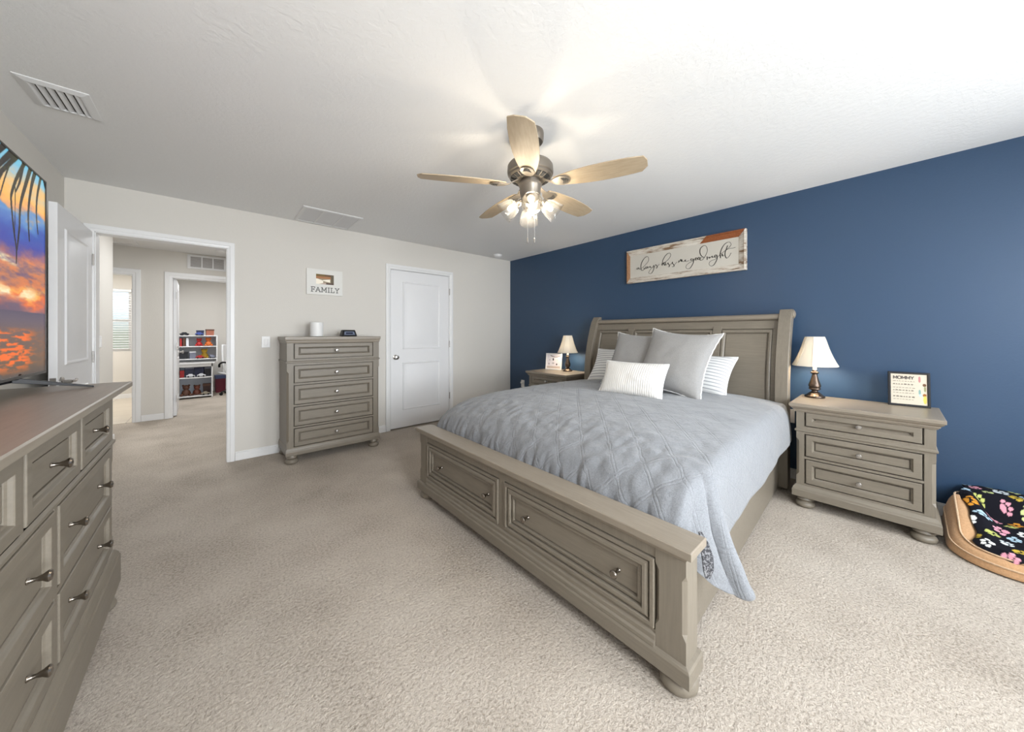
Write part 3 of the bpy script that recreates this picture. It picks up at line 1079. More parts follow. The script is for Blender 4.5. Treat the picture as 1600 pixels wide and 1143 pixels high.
def cushion(name, w, h, t, mat, ear=0.10, power=0.42, n=30, seedv=0):
    mb = MB()

    def P(u, v, s):
        a, b_ = 2 * u - 1, 2 * v - 1
        x = w / 2 * a * (1 - ear * (1 - b_ * b_) * abs(a) ** 1.5)
        z = h / 2 * b_ * (1 - ear * (1 - a * a) * abs(b_) ** 1.5)
        th = t / 2 * max(0.0, (1 - a * a) * (1 - b_ * b_)) ** power
        th *= 1 + 0.10 * noise.noise(Vector((a * 1.7 + seedv, b_ * 1.7, s)))
        th += 0.006 * noise.noise(Vector((a * 5 + seedv, b_ * 5, s * 3))) * (1 - max(abs(a), abs(b_)))
        return (x, -s * th, z + h / 2)
    mb.grid(n, n, lambda u, v: P(u, v, 1), lambda u, v: (u, v))
    nfr = len(mb.f)
    mb.grid(n, n, lambda u, v: P(u, v, -1), lambda u, v: (u, v))
    mb.f[nfr:] = [tuple(reversed(f)) for f in mb.f[nfr:]]
    o = mb.build(name, mat, None, 180)
    edge = [P(i / n, 0, 0) for i in range(n)] + [P(1, i / n, 0) for i in range(n)] + [P(1 - i / n, 1, 0) for i in range(n)] + [P(0, 1 - i / n, 0) for i in range(n)]
    return o, edge


def place_pillow(o, loc, yaw, lean, roll=0.0):
    # local front is -y; yaw -90 deg faces the foot of the bed, lean tips the top back
    o.location = loc
    o.rotation_euler = (Matrix.Rotation(yaw, 4, 'Z') @ Matrix.Rotation(-lean, 4, 'X') @ Matrix.Rotation(roll, 4, 'Y')).to_euler()


def edging(o, edge, mat, name, r=0.006, freq=0):
    pts = [(p[0], p[1] + (0.003 * math.sin(i * freq) if freq else 0), p[2]) for i, p in enumerate(edge)]
    return MB().tube(pts, r, 6, True).build(name, mat, o, 60)


Y90 = -PI / 2
g1 = 'striped white pillows against the headboard'
o, e = cushion('pillow', 0.62, 0.40, 0.17, M['striped'], 0.08, 0.42, 30, 1)
edging(o, e, M['white_trim_fabric'], 'flange', 0.008)
place_pillow(o, (3.10, 1.21, 0.722), Y90 - 0.03, math.radians(38), 0.03)
tag(o, 'striped white pillow showing right of the large grey pillow', 'pillow', g1)
o, e = cushion('pillow', 0.62, 0.42, 0.17, M['striped'], 0.08, 0.42, 30, 2)
edging(o, e, M['white_trim_fabric'], 'flange', 0.008)
place_pillow(o, (3.10, 1.93, 0.722), Y90 + 0.03, math.radians(36), -0.03)
tag(o, 'striped white pillow mostly hidden behind the left grey pillow', 'pillow', g1)
g2 = 'square grey linen pillows'
o, e = cushion('pillow', 0.60, 0.58, 0.19, M['grey_linen'], 0.15, 0.40, 34, 3)
edging(o, e, M['white_trim_fabric'], 'edge_stitching', 0.005, 2.1)
place_pillow(o, (2.86, 1.615, 0.735), Y90 + 0.04, math.radians(30), 0.05)
tag(o, 'square grey linen pillow on the left, partly behind the other grey one', 'pillow', g2)
o, e = cushion('pillow', 0.59, 0.60, 0.19, M['grey_linen'], 0.15, 0.40, 34, 4)
edging(o, e, M['white_trim_fabric'], 'edge_stitching', 0.005, 2.1)
place_pillow(o, (2.74, 1.25, 0.736), Y90 - 0.02, math.radians(29), 0.10)
tag(o, 'large square grey linen pillow in front on the right, white stitched edge', 'pillow', g2)
o, e = cushion('pillow', 0.53, 0.29, 0.14, M['ribbed'], 0.06, 0.42, 30, 5)
edging(o, e, M['white_trim_fabric'], 'piping', 0.007)
place_pillow(o, (2.47, 1.405, 0.738), Y90 + 0.03, math.radians(28), 0.0)
tag(o, 'small oblong white ribbed pillow in front of the two grey ones', 'pillow')

# ------------------------------------------------------------------ ceiling fan
FX, FY = 1.426, 1.449
fan = thing('ceiling_fan', 'bronze ceiling fan with five oak blades and four lit glass shades', 'ceiling fan', (FX, FY, 0))
MB().lathe([(0.0, H), (0.080, H), (0.082, H - 0.012), (0.080, H - 0.050), (0.074, H - 0.062), (0.03, H - 0.066), (0.0, H - 0.066)][::-1], seg=36, caps=False).build('canopy', M['fan_metal'], fan, 35)
MB().lathe([(0.013, 2.24), (0.013, H - 0.06)], seg=16).build('downrod', M['fan_metal'], fan, 40)
MB().lathe([(0.0, 2.150), (0.085, 2.150), (0.100, 2.154), (0.122, 2.165), (0.128, 2.172), (0.128, 2.180), (0.136, 2.186), (0.138, 2.20), (0.136, 2.232), (0.128, 2.244), (0.10, 2.25), (0.03, 2.258), (0.0, 2.258)], seg=40, caps=False).build('motor_housing', M['fan_metal'], fan, 30)
mb = MB()
for k in range(20):
    a = 2 * PI * k / 20
    ca, sa = math.cos(a), math.sin(a)
    v = []
    for r, w_, z in ((0.090, 0.010, 2.1500), (0.118, 0.013, 2.1605)):
        for s in (-1, 1):
            for dz in (-0.003, 0.002):
                v.append((r * ca - s * w_ * sa, r * sa + s * w_ * ca, z + dz))
    mb.add(v, [(0, 1, 3, 2), (4, 6, 7, 5), (0, 4, 5, 1), (2, 3, 7, 6), (0, 2, 6, 4), (1, 5, 7, 3)])
mb.build('motor_vents', M['dark'], fan, 0)
MB().lathe([(0.0, 2.000), (0.020, 2.004), (0.040, 2.016), (0.052, 2.035), (0.062, 2.070), (0.064, 2.110), (0.070, 2.118), (0.070, 2.128), (0.055, 2.135), (0.055, 2.152)], seg=32, caps=False).build('switch_housing', M['fan_metal'], fan, 35)
blade_angles = [-66.7, 5.3, 77.3, 149.3, -138.7]
BZ = 2.122
pitch = math.radians(-12)


def blade_outline():
    up = [(0.150, 0.030), (0.19, 0.045), (0.25, 0.060), (0.33, 0.072), (0.42, 0.077), (0.50, 0.076), (0.58, 0.071), (0.625, 0.066)]
    lo = [(0.655, 0.030), (0.655, -0.020), (0.640, -0.052), (0.56, -0.062), (0.46, -0.066), (0.36, -0.064), (0.27, -0.055), (0.20, -0.042), (0.150, -0.030)]
    return up + lo


for ang in blade_angles:
    R0 = Matrix.Rotation(math.radians(ang), 4, 'Z') @ Matrix.Translation((0, 0, BZ)) @ Matrix.Rotation(pitch, 4, 'X')
    mb = MB().prism(blade_outline(), 'z', -0.003, 0.003)
    # light droop towards the tip
    bl = mb.build('blade', M['blade'], fan, 0, 0.0015)
    bl.matrix_local = R0
    # blade iron: arm from the motor, flaring into a medallion screwed under the blade
    mb = MB()
    prof = [(0.075, 0.016, 0.032), (0.105, 0.011, 0.016), (0.135, 0.014, 0.000), (0.160, 0.030, -0.004), (0.195, 0.042, -0.005), (0.225, 0.034, -0.005), (0.240, 0.012, -0.005)]
    top = [[(r, -w_, z), (r, w_, z), (r, w_, z - 0.006), (r, -w_, z - 0.006)] for r, w_, z in prof]
    mb.loft(top)
    ir = mb.build('blade_iron', M['fan_metal'], bl, 25, 0.0015)
    mb = MB()
    for k, rr in enumerate((0.196, 0.208, 0.220)):
        hw_ = 0.024 - 0.004 * k
        mb.prism([(rr, -hw_), (rr + 0.010, 0), (rr, hw_), (rr + 0.005, hw_), (rr + 0.016, 0), (rr + 0.005, -hw_)], 'z', -0.0135, -0.010)
    mb.build('slots', M['dark'], ir, 0)
# light kit
SHP = [(0.020, 0.0), (0.024, 0.006), (0.038, 0.016), (0.048, 0.034), (0.054, 0.058), (0.057, 0.082), (0.060, 0.098), (0.062, 0.102)]
AIM = math.radians(-131.3)
for k in range(4):
    a = AIM + k * PI / 2
    d = Vector((math.cos(a) * math.sin(math.radians(52)), math.sin(a) * math.sin(math.radians(52)), -math.cos(math.radians(52))))
    o_ = Vector((math.cos(a) * 0.040, math.sin(a) * 0.040, 2.038))
    p1 = o_ + Vector((math.cos(a) * 0.026, math.sin(a) * 0.026, -0.012))
    arm = MB().tube([o_ - Vector((math.cos(a) * .02, math.sin(a) * .02, -0.006)), o_, p1, p1 + d * 0.02], 0.0095, 10)
    ho = arm.build('shade_arm', M['fan_metal'], fan, 40)
    MB().lathe([(0.012, -0.004), (0.024, 0.0), (0.025, 0.020), (0.018, 0.026)], tuple(p1 + d * 0.008), 20, tuple(d)).build('socket_cup', M['fan_metal'], ho, 35)
    MB().lathe(SHP, tuple(p1 + d * 0.018), 28, tuple(d), False).build('glass_shade', M['shade_glass'], fan, 180)
    MB().lathe([(0.0, 0.0), (0.009, 0.002), (0.009, 0.014), (0.012, 0.030), (0.0145, 0.043), (0.013, 0.052), (0.008, 0.060), (0.0, 0.063)], tuple(p1 + d * 0.022), 16, tuple(d), False).build('bulb', M['fan_bulb'], fan, 180)
for k, (dx, dy, zb) in enumerate(((-0.012, 0.010, 1.775), (0.020, -0.016, 1.775))):
    mb = MB().tube([(dx, dy, 2.01), (dx, dy, zb + 0.03)], 0.0013, 6)
    mb.lathe([(0.0015, 0.032), (0.004, 0.028), (0.0045, 0.004), (0.0, 0.0)], (dx, dy, zb), 10)
    mb.build('pull_chain', M['nickel'], fan, 40)

# ------------------------------------------------------------------ table lamps
lamp = thing('table_lamp', 'bronze table lamp with cream bell shade on the nightstand with the black frame', 'table lamp', (3.50, 0.412, 0.739), 0, 'matching bedside lamps')
MB().lathe([(0.0, 0.0), (0.060, 0.0), (0.062, 0.006), (0.060, 0.014), (0.050, 0.020), (0.040, 0.030), (0.030, 0.040), (0.020, 0.046), (0.018, 0.052), (0.030, 0.060), (0.037, 0.066), (0.036, 0.072),
            (0.032, 0.078), (0.038, 0.086), (0.038, 0.096), (0.033, 0.112), (0.024, 0.140), (0.018, 0.166), (0.015, 0.180), (0.024, 0.186), (0.026, 0.192), (0.024, 0.198), (0.016, 0.202), (0.014, 0.212), (0.0, 0.212)], seg=32, caps=False).build('lamp_base', M['bronze'], lamp, 35)
MB().lathe([(0.013, 0.212), (0.013, 0.262), (0.010, 0.268)], seg=16).build('lamp_socket', M['white_plastic'], lamp, 35)
mb = MB()
prof = [(0.133, 0.245), (0.136, 0.248), (0.122, 0.275), (0.107, 0.310), (0.092, 0.350), (0.078, 0.395), (0.066, 0.440), (0.058, 0.466), (0.056, 0.469)]
NP = 8
loops = []
for r, z in prof:
    L = []
    for i in range(NP * 6):
        a = 2 * PI * i / (NP * 6)
        loc_ = (a % (2 * PI / NP)) - PI / NP
        pr = math.cos(PI / NP) / math.cos(loc_)
        rr = r * (0.45 + 0.55 * pr) * (1 + (0.006 if i % 6 == 0 else 0))
        L.append((rr * math.cos(a), rr * math.sin(a), z))
    loops.append(L)
mb.loft(loops, True, False, False)
sh = mb.build('lamp_shade', M['lamp_shade'], lamp, 40, 0, None, None, 2, 0, 0, 0.0015)
mb = MB()
for k in range(NP):
    a = 2 * PI * k / NP
    mb.tube([((r + 0.0012) * math.cos(a), (r + 0.0012) * math.sin(a), z) for r, z in prof], 0.0016, 6)
mb.build('panel_seams', simple('beige_seam_braid', (0.62, 0.55, 0.44), 0.8), sh, 60)
for r, z in ((0.133, 0.246), (0.057, 0.468)):
    MB().tube([(r * math.cos(2 * PI * i / 32), r * math.sin(2 * PI * i / 32), z) for i in range(32)], 0.0025, 6, True).build('shade_rim', M['lamp_shade'], sh, 60)
MB().lathe([(0.0, 0.266), (0.012, 0.268), (0.013, 0.285), (0.024, 0.310), (0.029, 0.330), (0.024, 0.350), (0.0, 0.362)], seg=18, caps=False).build('bulb', M['lamp_bulb'], lamp, 180)
dup(lamp, (3.50, 2.853, 0.739), 0.2, 'bronze table lamp with cream bell shade on the far nightstand beside the white frame', 'matching bedside lamps')

# ------------------------------------------------------------------ pictures and signs


def picture(name, w, h, fw, depth, fmat, label, cat, nu, nv, paint_fn, loc, rot):
    t = thing(name, label, cat, loc)
    t.rotation_euler = rot
    mb = MB()
    mb.panel(-w / 2, w / 2, 0, h, 0, [(0, -depth), (0, 0), (0.002, 0.003), (fw * 0.8, 0.003), (fw, -0.003)])
    mb.build('frame', fmat, t, 0, 0.0008)
    mb = MB()
    pw, ph = w - 2 * fw, h - 2 * fw
    cols = []
    mb.grid(nu, nv, lambda u, v: (-pw / 2 + pw * u, 0.0025, fw + ph * v))
    for j in range(nv + 1):
        for i in range(nu + 1):
            cols.append(paint_fn(i / nu, j / nv))
    mb.build('print', M['print'], t, 0, 0, None, np.array(cols))
    return t


rng = np.random.RandomState(4)

# black frame reading MOMMY
CREAM = srgb(196, 187, 170)
BLOBS = [(0.80, 0.84, 0.035, 0.10, srgb(176, 120, 120)), (0.93, 0.66, 0.05, 0.05, srgb(105, 75, 50)), (0.94, 0.53, 0.03, 0.09, srgb(140, 140, 100)),
         (0.80, 0.42, 0.035, 0.09, srgb(120, 150, 145)), (0.82, 0.32, 0.045, 0.05, srgb(170, 185, 190)), (0.93, 0.33, 0.05, 0.05, srgb(150, 95, 40)), (0.94, 0.18, 0.05, 0.13, srgb(205, 190, 90))]


def mom(u, v):
    c = CREAM.copy()
    for cx, cy, rx, ry, bc in BLOBS:
        if ((u - cx) / rx) ** 2 + ((v - cy) / ry) ** 2 < 1:
            c = bc.copy()
    return c


PW, PHH, PF = 0.190, 0.172, 0.014
t = picture('photo_frame', 0.190, 0.232, 0.014, 0.014, M['black'], 'black framed print with the heading MOMMY standing on the right nightstand', 'picture frame', 110, 90, mom,
            (3.545, -0.064, 0.739), (math.radians(-6), 0, -PI / 2 + 0.10))
letters = MB()


def strokes_flat(mb, segs, x0, z0, s, wd, y):
    """Flat lettering bars in the xz plane from unit coordinates."""
    for (xa_, za_, xb_, zb_) in segs:
        a, b_ = Vector((x0 + xa_ * s, z0 + za_ * s)), Vector((x0 + xb_ * s, z0 + zb_ * s))
        d = (b_ - a)
        d.normalize()
        n_ = Vector((-d.y, d.x)) * wd / 2
        a = a - d * wd * 0.35; b_ = b_ + d * wd * 0.35
        q = [a - n_, b_ - n_, b_ + n_, a + n_]
        mb.loft([[(p.x, y, p.y) for p in q], [(p.x, y - 0.0006, p.y) for p in q]])


GL = {'M': [(0, 0, 0, 1), (0, 1, .4, .25), (.4, .25, .8, 1), (.8, 1, .8, 0)], 'O': [(.2, 0, .6, 0), (.6, 0, .8, .25), (.8, .25, .8, .75), (.8, .75, .6, 1), (.6, 1, .2, 1), (.2, 1, 0, .75), (0, .75, 0, .25), (0, .25, .2, 0)],
      'Y': [(.35, 0, .35, .5), (.35, .5, 0, 1), (.35, .5, .7, 1)], 'F': [(.1, 0, .1, 1), (.1, 1, .65, 1), (.1, .5, .5, .5), (-.05, 0, .3, 0), (-.05, 1, .1, 1), (.65, 1, .65, .8), (.5, .62, .5, .38)],
      'A': [(0, 0, .4, 1), (.4, 1, .8, 0), (.15, .35, .65, .35), (-.1, 0, .15, 0), (.65, 0, .95, 0)], 'I': [(.15, 0, .15, 1), (0, 0, .3, 0), (0, 1, .3, 1)], 'L': [(.1, 0, .1, 1), (-.05, 1, .3, 1), (-.05, 0, .65, 0), (.65, 0, .65, .25)]}
x = -0.068
for ch in 'MOMMY':
    strokes_flat(letters, GL[ch], x, 0.184, 0.0185, 0.0045, 0.0022)
    x += 0.0195
lx0, lx1 = -0.070, 0.025
for li, (z, hgt) in enumerate(((0.168, 0.005), (0.147, 0.010), (0.124, 0.005), (0.106, 0.009), (0.088, 0.005), (0.063, 0.011), (0.045, 0.004))):
    x = lx0
    while x < lx1:
        ww = rng.uniform(0.006, 0.014)
        px = x
        pts = []
        kk = max(3, int(ww / 0.0022))
        for q_ in range(kk):
            pts.append((x + ww * q_ / kk, z + (hgt * 0.5 if q_ % 2 else -hgt * 0.3) * rng.uniform(0.5, 1)))
        for a, b_ in zip(pts, pts[1:]):
            strokes_flat(letters, [(a[0], a[1], b_[0], b_[1])], 0, 0, 1, 0.0011 + hgt * 0.08, 0.0022)
        x += ww + 0.004
letters.build('lettering', simple('print_ink', (0.10, 0.085, 0.075), 0.7), t, 0)

# white frame with little leaf prints on the far nightstand
LEAF = [(0.47, 0.66, .055, .10, srgb(40, 40, 48)), (0.20, 0.62, .03, .07, srgb(170, 165, 172)), (0.15, 0.33, .045, .07, srgb(150, 148, 156)), (0.74, 0.30, .05, .07, srgb(50, 48, 52)), (0.77, 0.62, .05, .05, srgb(205, 205, 200)), (0.47, 0.38, .09, .07, srgb(175, 172, 178))]


def leaf(u, v):
    c = srgb(222, 218, 224) if v > 0.16 else srgb(196, 180, 172)
    for cx, cy, rx, ry, bc in LEAF:
        if ((u - cx) / rx) ** 2 + ((v - cy) / ry) ** 2 < 1:
            c = bc
    if abs(v - (0.94 - 0.10 * math.sin(PI * min(1, max(0, (u - 0.25) / 0.75))))) < 0.035 and u > 0.25:
        c = srgb(120, 115, 115)
    return c


picture('photo_frame', 0.235, 0.225, 0.020, 0.016, M['white_plastic'], 'white framed picture of small dark leaf prints on the far nightstand', 'picture frame', 70, 66, leaf, (3.49, 3.10, 0.739), (math.radians(-7), 0, -PI / 2 + 0.30))

# FAMILY plaque on the tan wall


def fam(u, v):
    c = srgb(222, 219, 212)
    return c


pl = thing('wall_plaque', 'square-cut white FAMILY plaque with a small photograph hanging on the greige wall', 'wall plaque', (0.939, YB - 0.001, 1.665))
pl['label'] = 'white FAMILY plaque with a small photograph above the tall chest of drawers'
MB().box(-0.18, 0.18, -0.020, 0.0, 0, 0.282).build('board', simple('off_white_board', (0.76, 0.75, 0.715), 0.6), pl, 0, 0.002)
mb = MB()
x = -0.135
for ch, adv in zip('FAMILY', (0.044, 0.060, 0.060, 0.030, 0.046, 0.05)):
    g_ = GL[ch]
    if ch in 'MY':
        g_ = g_ + ([(-.12, 0, .12, 0), (.68, 0, .92, 0), (-.12, 1, .05, 1), (.75, 1, .92, 1)] if ch == 'M' else [(.2, 0, .5, 0), (-.1, 1, .15, 1), (.55, 1, .8, 1)])
    strokes_flat(mb, g_, x, 0.032, 0.050, 0.0075, -0.0202)
    x += adv
mb.build('lettering', simple('grey_lettering', (0.13, 0.13, 0.125), 0.7), pl, 0)
mb = MB()
cols = []


def famphoto(u, v):
    if v > 0.80 and u < 0.5:
        return srgb(120, 100, 60)
    dx = (u - 0.42)
    if v < 0.55 and ((u < 0.4 and abs(v - 0.25) < 0.12 + 0.5 * (0.4 - u)) or (u >= 0.4 and u < 0.8 and abs(v - 0.38) < 0.05 + 0.28 * (u - 0.4))):
        return srgb(252, 244, 228)
    if v < 0.16:
        return srgb(96, 78, 70) if u > 0.55 else srgb(196, 176, 160)
    if u > 0.82:
        return srgb(110, 98, 82)
    if v > 0.55:
        return srgb(172, 122, 84) if v < 0.8 else srgb(110, 86, 66)
    return srgb(160, 146, 122)


mb.grid(60, 40, lambda u, v: (-0.090 + 0.178 * u, -0.0206, 0.118 + 0.110 * v))
for j in range(41):
    for i in range(61):
        cols.append(famphoto(i / 60, j / 40))
mb.build('photograph', M['print'], pl, 0, 0, None, np.array(cols))

# long sign over the bed: always kiss me goodnight
SIGN_Y0, SIGN_Y1, SIGN_Z0, SIGN_Z1 = 0.905, 2.100, 1.822, 2.202
sg = thing('wall_sign', 'long white framed sign reading always kiss me goodnight on the navy wall', 'wall sign', (XR, 0, 0))
MB().box(-0.022, -0.002, SIGN_Y0 + 0.04, SIGN_Y1 - 0.03, SIGN_Z0 + 0.03, SIGN_Z1 - 0.03).build('sign_board', paint('cream_sign_board', (0.55, 0.52, 0.46), 0.7, 30, 0.05), sg, 0)
m, nt, b = new_mat('distressed_white_wood')
n_ = tex_noise(nt, 5, 6, 0.65, 'Object', (4, 1.2, 7))
r_ = ramp(nt, n_.outputs['Fac'], [(0.36, (0.20, 0.12, 0.065)), (0.46, (0.50, 0.44, 0.37)), (0.62, (0.66, 0.62, 0.55))])
nt.links.new(r_.outputs['Color'], b.inputs['Base Color'])
b.inputs['Roughness'].default_value = 0.7
M['distressed'] = m
M['brown_frame'] = wood('brown_frame_wood', (0.20, 0.09, 0.035), (0.32, 0.16, 0.07), 0.6)
M['orange_frame'] = wood('orange_brown_frame_wood', (0.20, 0.055, 0.015), (0.30, 0.09, 0.025), 0.55)
fwid, d0, d1_ = 0.062, -0.045, -0.022
ya, yb2, za, zb2 = SIGN_Y0, SIGN_Y1, SIGN_Z0, SIGN_Z1


def rail(mb, p, q, pi_, qi):
    """Frame member with an outer raised lip sloping to the board: p,q outer corners, pi,qi inner corners (y,z)."""
    P = lambda k, a, b_: (a[0] + (b_[0] - a[0]) * k, a[1] + (b_[1] - a[1]) * k)
    loops = []
    for o_, i_ in ((p, pi_), (q, qi)):
        L = []
        for k, x in ((0, -0.001), (0, d0), (0.22, d0 - 0.004), (0.30, d0 + 0.006), (0.9, d1_ - 0.006), (1.0, d1_ - 0.001), (1.0, -0.001)):
            y_, z_ = P(k, o_, i_)
            L.append((x, y_, z_))
        loops.append(L)
    mb.loft(loops)


O = [(ya, za), (yb2, za), (yb2, zb2), (ya, zb2)]
I = [(ya + fwid, za + fwid), (yb2 - fwid * 0.55, za + fwid), (yb2 - fwid * 0.55, zb2 - fwid), (ya + fwid, zb2 - fwid)]
for a, b_, mt, nm in ((0, 1, 'distressed', 'frame_rail'), (1, 2, 'brown_frame', 'frame_rail'), (3, 0, 'distressed', 'frame_rail')):
    mb = MB(); rail(mb, O[a], O[b_], I[a], I[b_]); mb.build(nm, M[mt], sg, 30)
ym, ymi = 1.235, 1.305
mb = MB(); rail(mb, O[2], (ym, zb2), I[2], (ymi, zb2 - fwid)); mb.build('frame_rail', M['distressed'], sg, 30)
mb = MB(); rail(mb, (ym, zb2), O[3], (ymi, zb2 - fwid), I[3]); o = mb.build('frame_rail', M['orange_frame'], sg, 30); o['label'] = 'orange brown stretch of the top frame rail'
SCRIPT = [[(1.988,1.982),(1.975,1.995),(1.959,1.993),(1.97,1.982),(1.982,1.979),(1.97,1.984),(1.955,1.992),(1.953,1.979),(1.942,1.976),(1.927,1.984),(1.901,1.997),(1.866,2.028),(1.841,2.061),(1.845,2.098),(1.866,2.106),(1.896,2.086),(1.922,2.049),(1.933,2.006),(1.929,1.968),(1.909,1.955),(1.896,1.967),(1.894,1.983),(1.893,1.97),(1.881,1.971),(1.875,1.987),(1.871,1.974),(1.862,1.975),(1.854,1.99)],[(1.883,1.992),(1.849,1.989),(1.858,1.98),(1.845,1.976),(1.824,1.991),(1.821,1.977),(1.803,1.976),(1.783,1.993)],[(1.783,1.995),(1.778,1.97),(1.791,1.932),(1.812,1.909),(1.835,1.912),(1.837,1.93),(1.816,1.96),(1.783,1.977),(1.758,1.995)],[(1.758,1.995),(1.762,2.0),(1.75,1.99),(1.741,1.973),(1.75,1.958),(1.758,1.963)],[(1.744,1.973),(1.718,1.997)],[(1.698,1.99),(1.654,2.011),(1.615,2.04),(1.594,2.075),(1.604,2.1),(1.627,2.1),(1.654,2.077),(1.678,2.038),(1.686,2.004),(1.686,1.978)],[(1.685,1.988),(1.676,2.003),(1.666,2.009),(1.668,1.997),(1.676,1.995),(1.666,1.989),(1.66,1.976),(1.65,2.006),(1.652,1.987),(1.643,1.978),(1.623,1.998),(1.621,1.986),(1.612,1.977),(1.608,1.957),(1.623,1.955)],[(1.608,1.965),(1.581,1.992),(1.577,1.999),(1.575,1.983),(1.564,1.97),(1.56,1.952),(1.581,1.95)],[(1.56,1.961),(1.532,1.992)],[(1.516,1.981),(1.51,2.003),(1.508,1.988),(1.492,2.015),(1.488,1.996),(1.484,1.991),(1.479,2.01),(1.477,1.994),(1.459,1.987),(1.438,1.999),(1.447,1.999),(1.448,1.988),(1.43,1.983),(1.409,1.989)],[(1.37,1.998),(1.386,2.004),(1.391,1.99),(1.377,1.986),(1.365,1.997),(1.365,1.964),(1.38,1.933),(1.401,1.906),(1.426,1.906),(1.439,1.923),(1.43,1.948),(1.401,1.966),(1.37,1.979),(1.349,1.989),(1.339,2.005),(1.347,2.001),(1.348,1.987),(1.339,1.982),(1.33,1.991),(1.335,2.003),(1.323,1.997),(1.313,2.007),(1.322,1.999),(1.32,1.984),(1.308,1.988),(1.308,2.002),(1.315,2.006),(1.303,1.998),(1.291,1.997)],[(1.29,1.999),(1.302,1.994),(1.302,1.977),(1.285,1.973),(1.265,1.991),(1.245,2.027),(1.235,2.061),(1.242,2.098),(1.258,2.114),(1.281,2.11),(1.3,2.088),(1.304,2.056),(1.295,2.025),(1.278,2.004),(1.263,1.996)],[(1.238,2.001),(1.237,1.969)],[(1.237,1.979),(1.225,1.992),(1.216,1.99),(1.215,1.979),(1.206,1.988),(1.191,1.998),(1.191,1.984),(1.179,1.986),(1.169,1.993)],[(1.156,2.005),(1.167,2.001),(1.17,1.984),(1.16,1.981),(1.152,2.0),(1.147,1.971),(1.158,1.938),(1.177,1.909),(1.199,1.9),(1.218,1.916),(1.216,1.94),(1.196,1.955),(1.168,1.961),(1.139,1.984),(1.117,2.005),(1.08,2.029),(1.041,2.06),(1.029,2.081),(1.041,2.103),(1.062,2.105),(1.087,2.089),(1.108,2.055),(1.119,2.019),(1.122,1.995),(1.119,1.967)],[(1.119,1.977),(1.105,2.003),(1.102,1.988),(1.099,1.981),(1.087,1.989)],[(1.058,2.073),(1.071,2.038),(1.08,2.005),(1.077,1.974),(1.065,1.955),(1.047,1.968),(1.029,1.999)],[(1.068,2.036),(1.041,2.043),(1.02,2.041),(0.994,2.046)]]
FRONDS = [[[(2.249,1.904),(2.18,1.825),(2.131,1.748),(2.126,1.712),(2.145,1.622),(2.17,1.545),(2.168,1.496)],0.0081,0.0027],[[(2.233,1.898),(2.201,1.814),(2.165,1.763)],0.009,0.0027],[[(2.16,1.774),(2.155,1.599)],0.0027,0.0018],[[(2.302,1.901),(2.257,1.824),(2.206,1.726),(2.195,1.634),(2.175,1.55)],0.0108,0.0036],[[(2.348,1.903),(2.306,1.821),(2.277,1.709),(2.288,1.604)],0.0108,0.0036],[[(2.405,1.894),(2.367,1.802),(2.36,1.722),(2.376,1.652)],0.0081,0.0036],[[(2.441,1.896),(2.463,1.857)],0.0072,0.0027],[[(2.112,1.928),(1.99,1.829)],0.0108,0.0081],[[(2.155,1.914),(2.006,1.792)],0.0108,0.0072],[[(2.195,1.913),(2.04,1.788),(2.006,1.76)],0.009,0.0045],[[(2.107,1.833),(2.075,1.78),(2.04,1.711)],0.0036,0.0027],[[(2.075,1.817),(2.04,1.768)],0.0036,0.0027]]

mb = MB()
for st in SCRIPT:
    pts = catmull([(p[0], p[1], 0) for p in st], 5)
    n_ = len(pts)
    for i in range(n_ - 1):
        a, b_ = pts[i], pts[i + 1]
        d = (b_ - a)
        if d.length < 1e-6:
            continue
        wd = 0.0036 + 0.0038 * max(0, -d.normalized().y if True else 0)
        d.normalize()
        nn = Vector((-d.y, d.x, 0)) * wd / 2
        q4 = [a - nn - d * wd * .3, b_ - nn + d * wd * .3, b_ + nn + d * wd * .3, a + nn - d * wd * .3]
        mb.loft([[(-0.0215, q.x, q.y) for q in q4], [(-0.0235, q.x, q.y) for q in q4]])
mb.build('lettering', simple('charcoal_lettering', (0.085, 0.08, 0.075), 0.7), sg, 0)

# ------------------------------------------------------------------ television
TX = -0.55
tv = thing('television', 'large flat television showing a sunset over the sea on the dresser', 'television', (TX, 1.74, 1.006))
TY0, TY1, TZ0, TZ1 = 1.020, 2.462, 1.062, 1.898
mb = MB()
mb.box(-0.055, -0.002, TY0 - 1.74, TY1 - 1.74, TZ0 - 1.006, TZ1 - 1.006)
mb.build('casing', M['black'], tv, 0, 0.003)
mb = MB()
bz = 0.007
y0_, y1_, z0_, z1_ = TY0 - 1.74, TY1 - 1.74, TZ0 - 1.006, TZ1 - 1.006
mb.box(-0.004, 0.003, y0_, y0_ + bz, z0_, z1_).box(-0.004, 0.003, y1_ - bz, y1_, z0_, z1_).box(-0.004, 0.003, y0_ + bz, y1_ - bz, z0_, z0_ + bz * 1.6).box(-0.004, 0.003, y0_ + bz, y1_ - bz, z1_ - bz, z1_)
mb.build('bezel', simple('dark_bezel', (0.035, 0.03, 0.028), 0.3, 0.5), tv, 0, 0.001)
ysamp = np.concatenate([np.linspace(TY1 - bz, 2.02, 170), np.linspace(2.02, TY0 + bz, 90)[1:]])
zsamp = np.linspace(TZ0 + bz, TZ1 - bz, 270)
YY, ZZ = np.meshgrid(ysamp, zsamp)
U = (TY1 - YY) / (TY1 - TY0)
V = (ZZ - TZ0) / (TZ1 - TZ0)


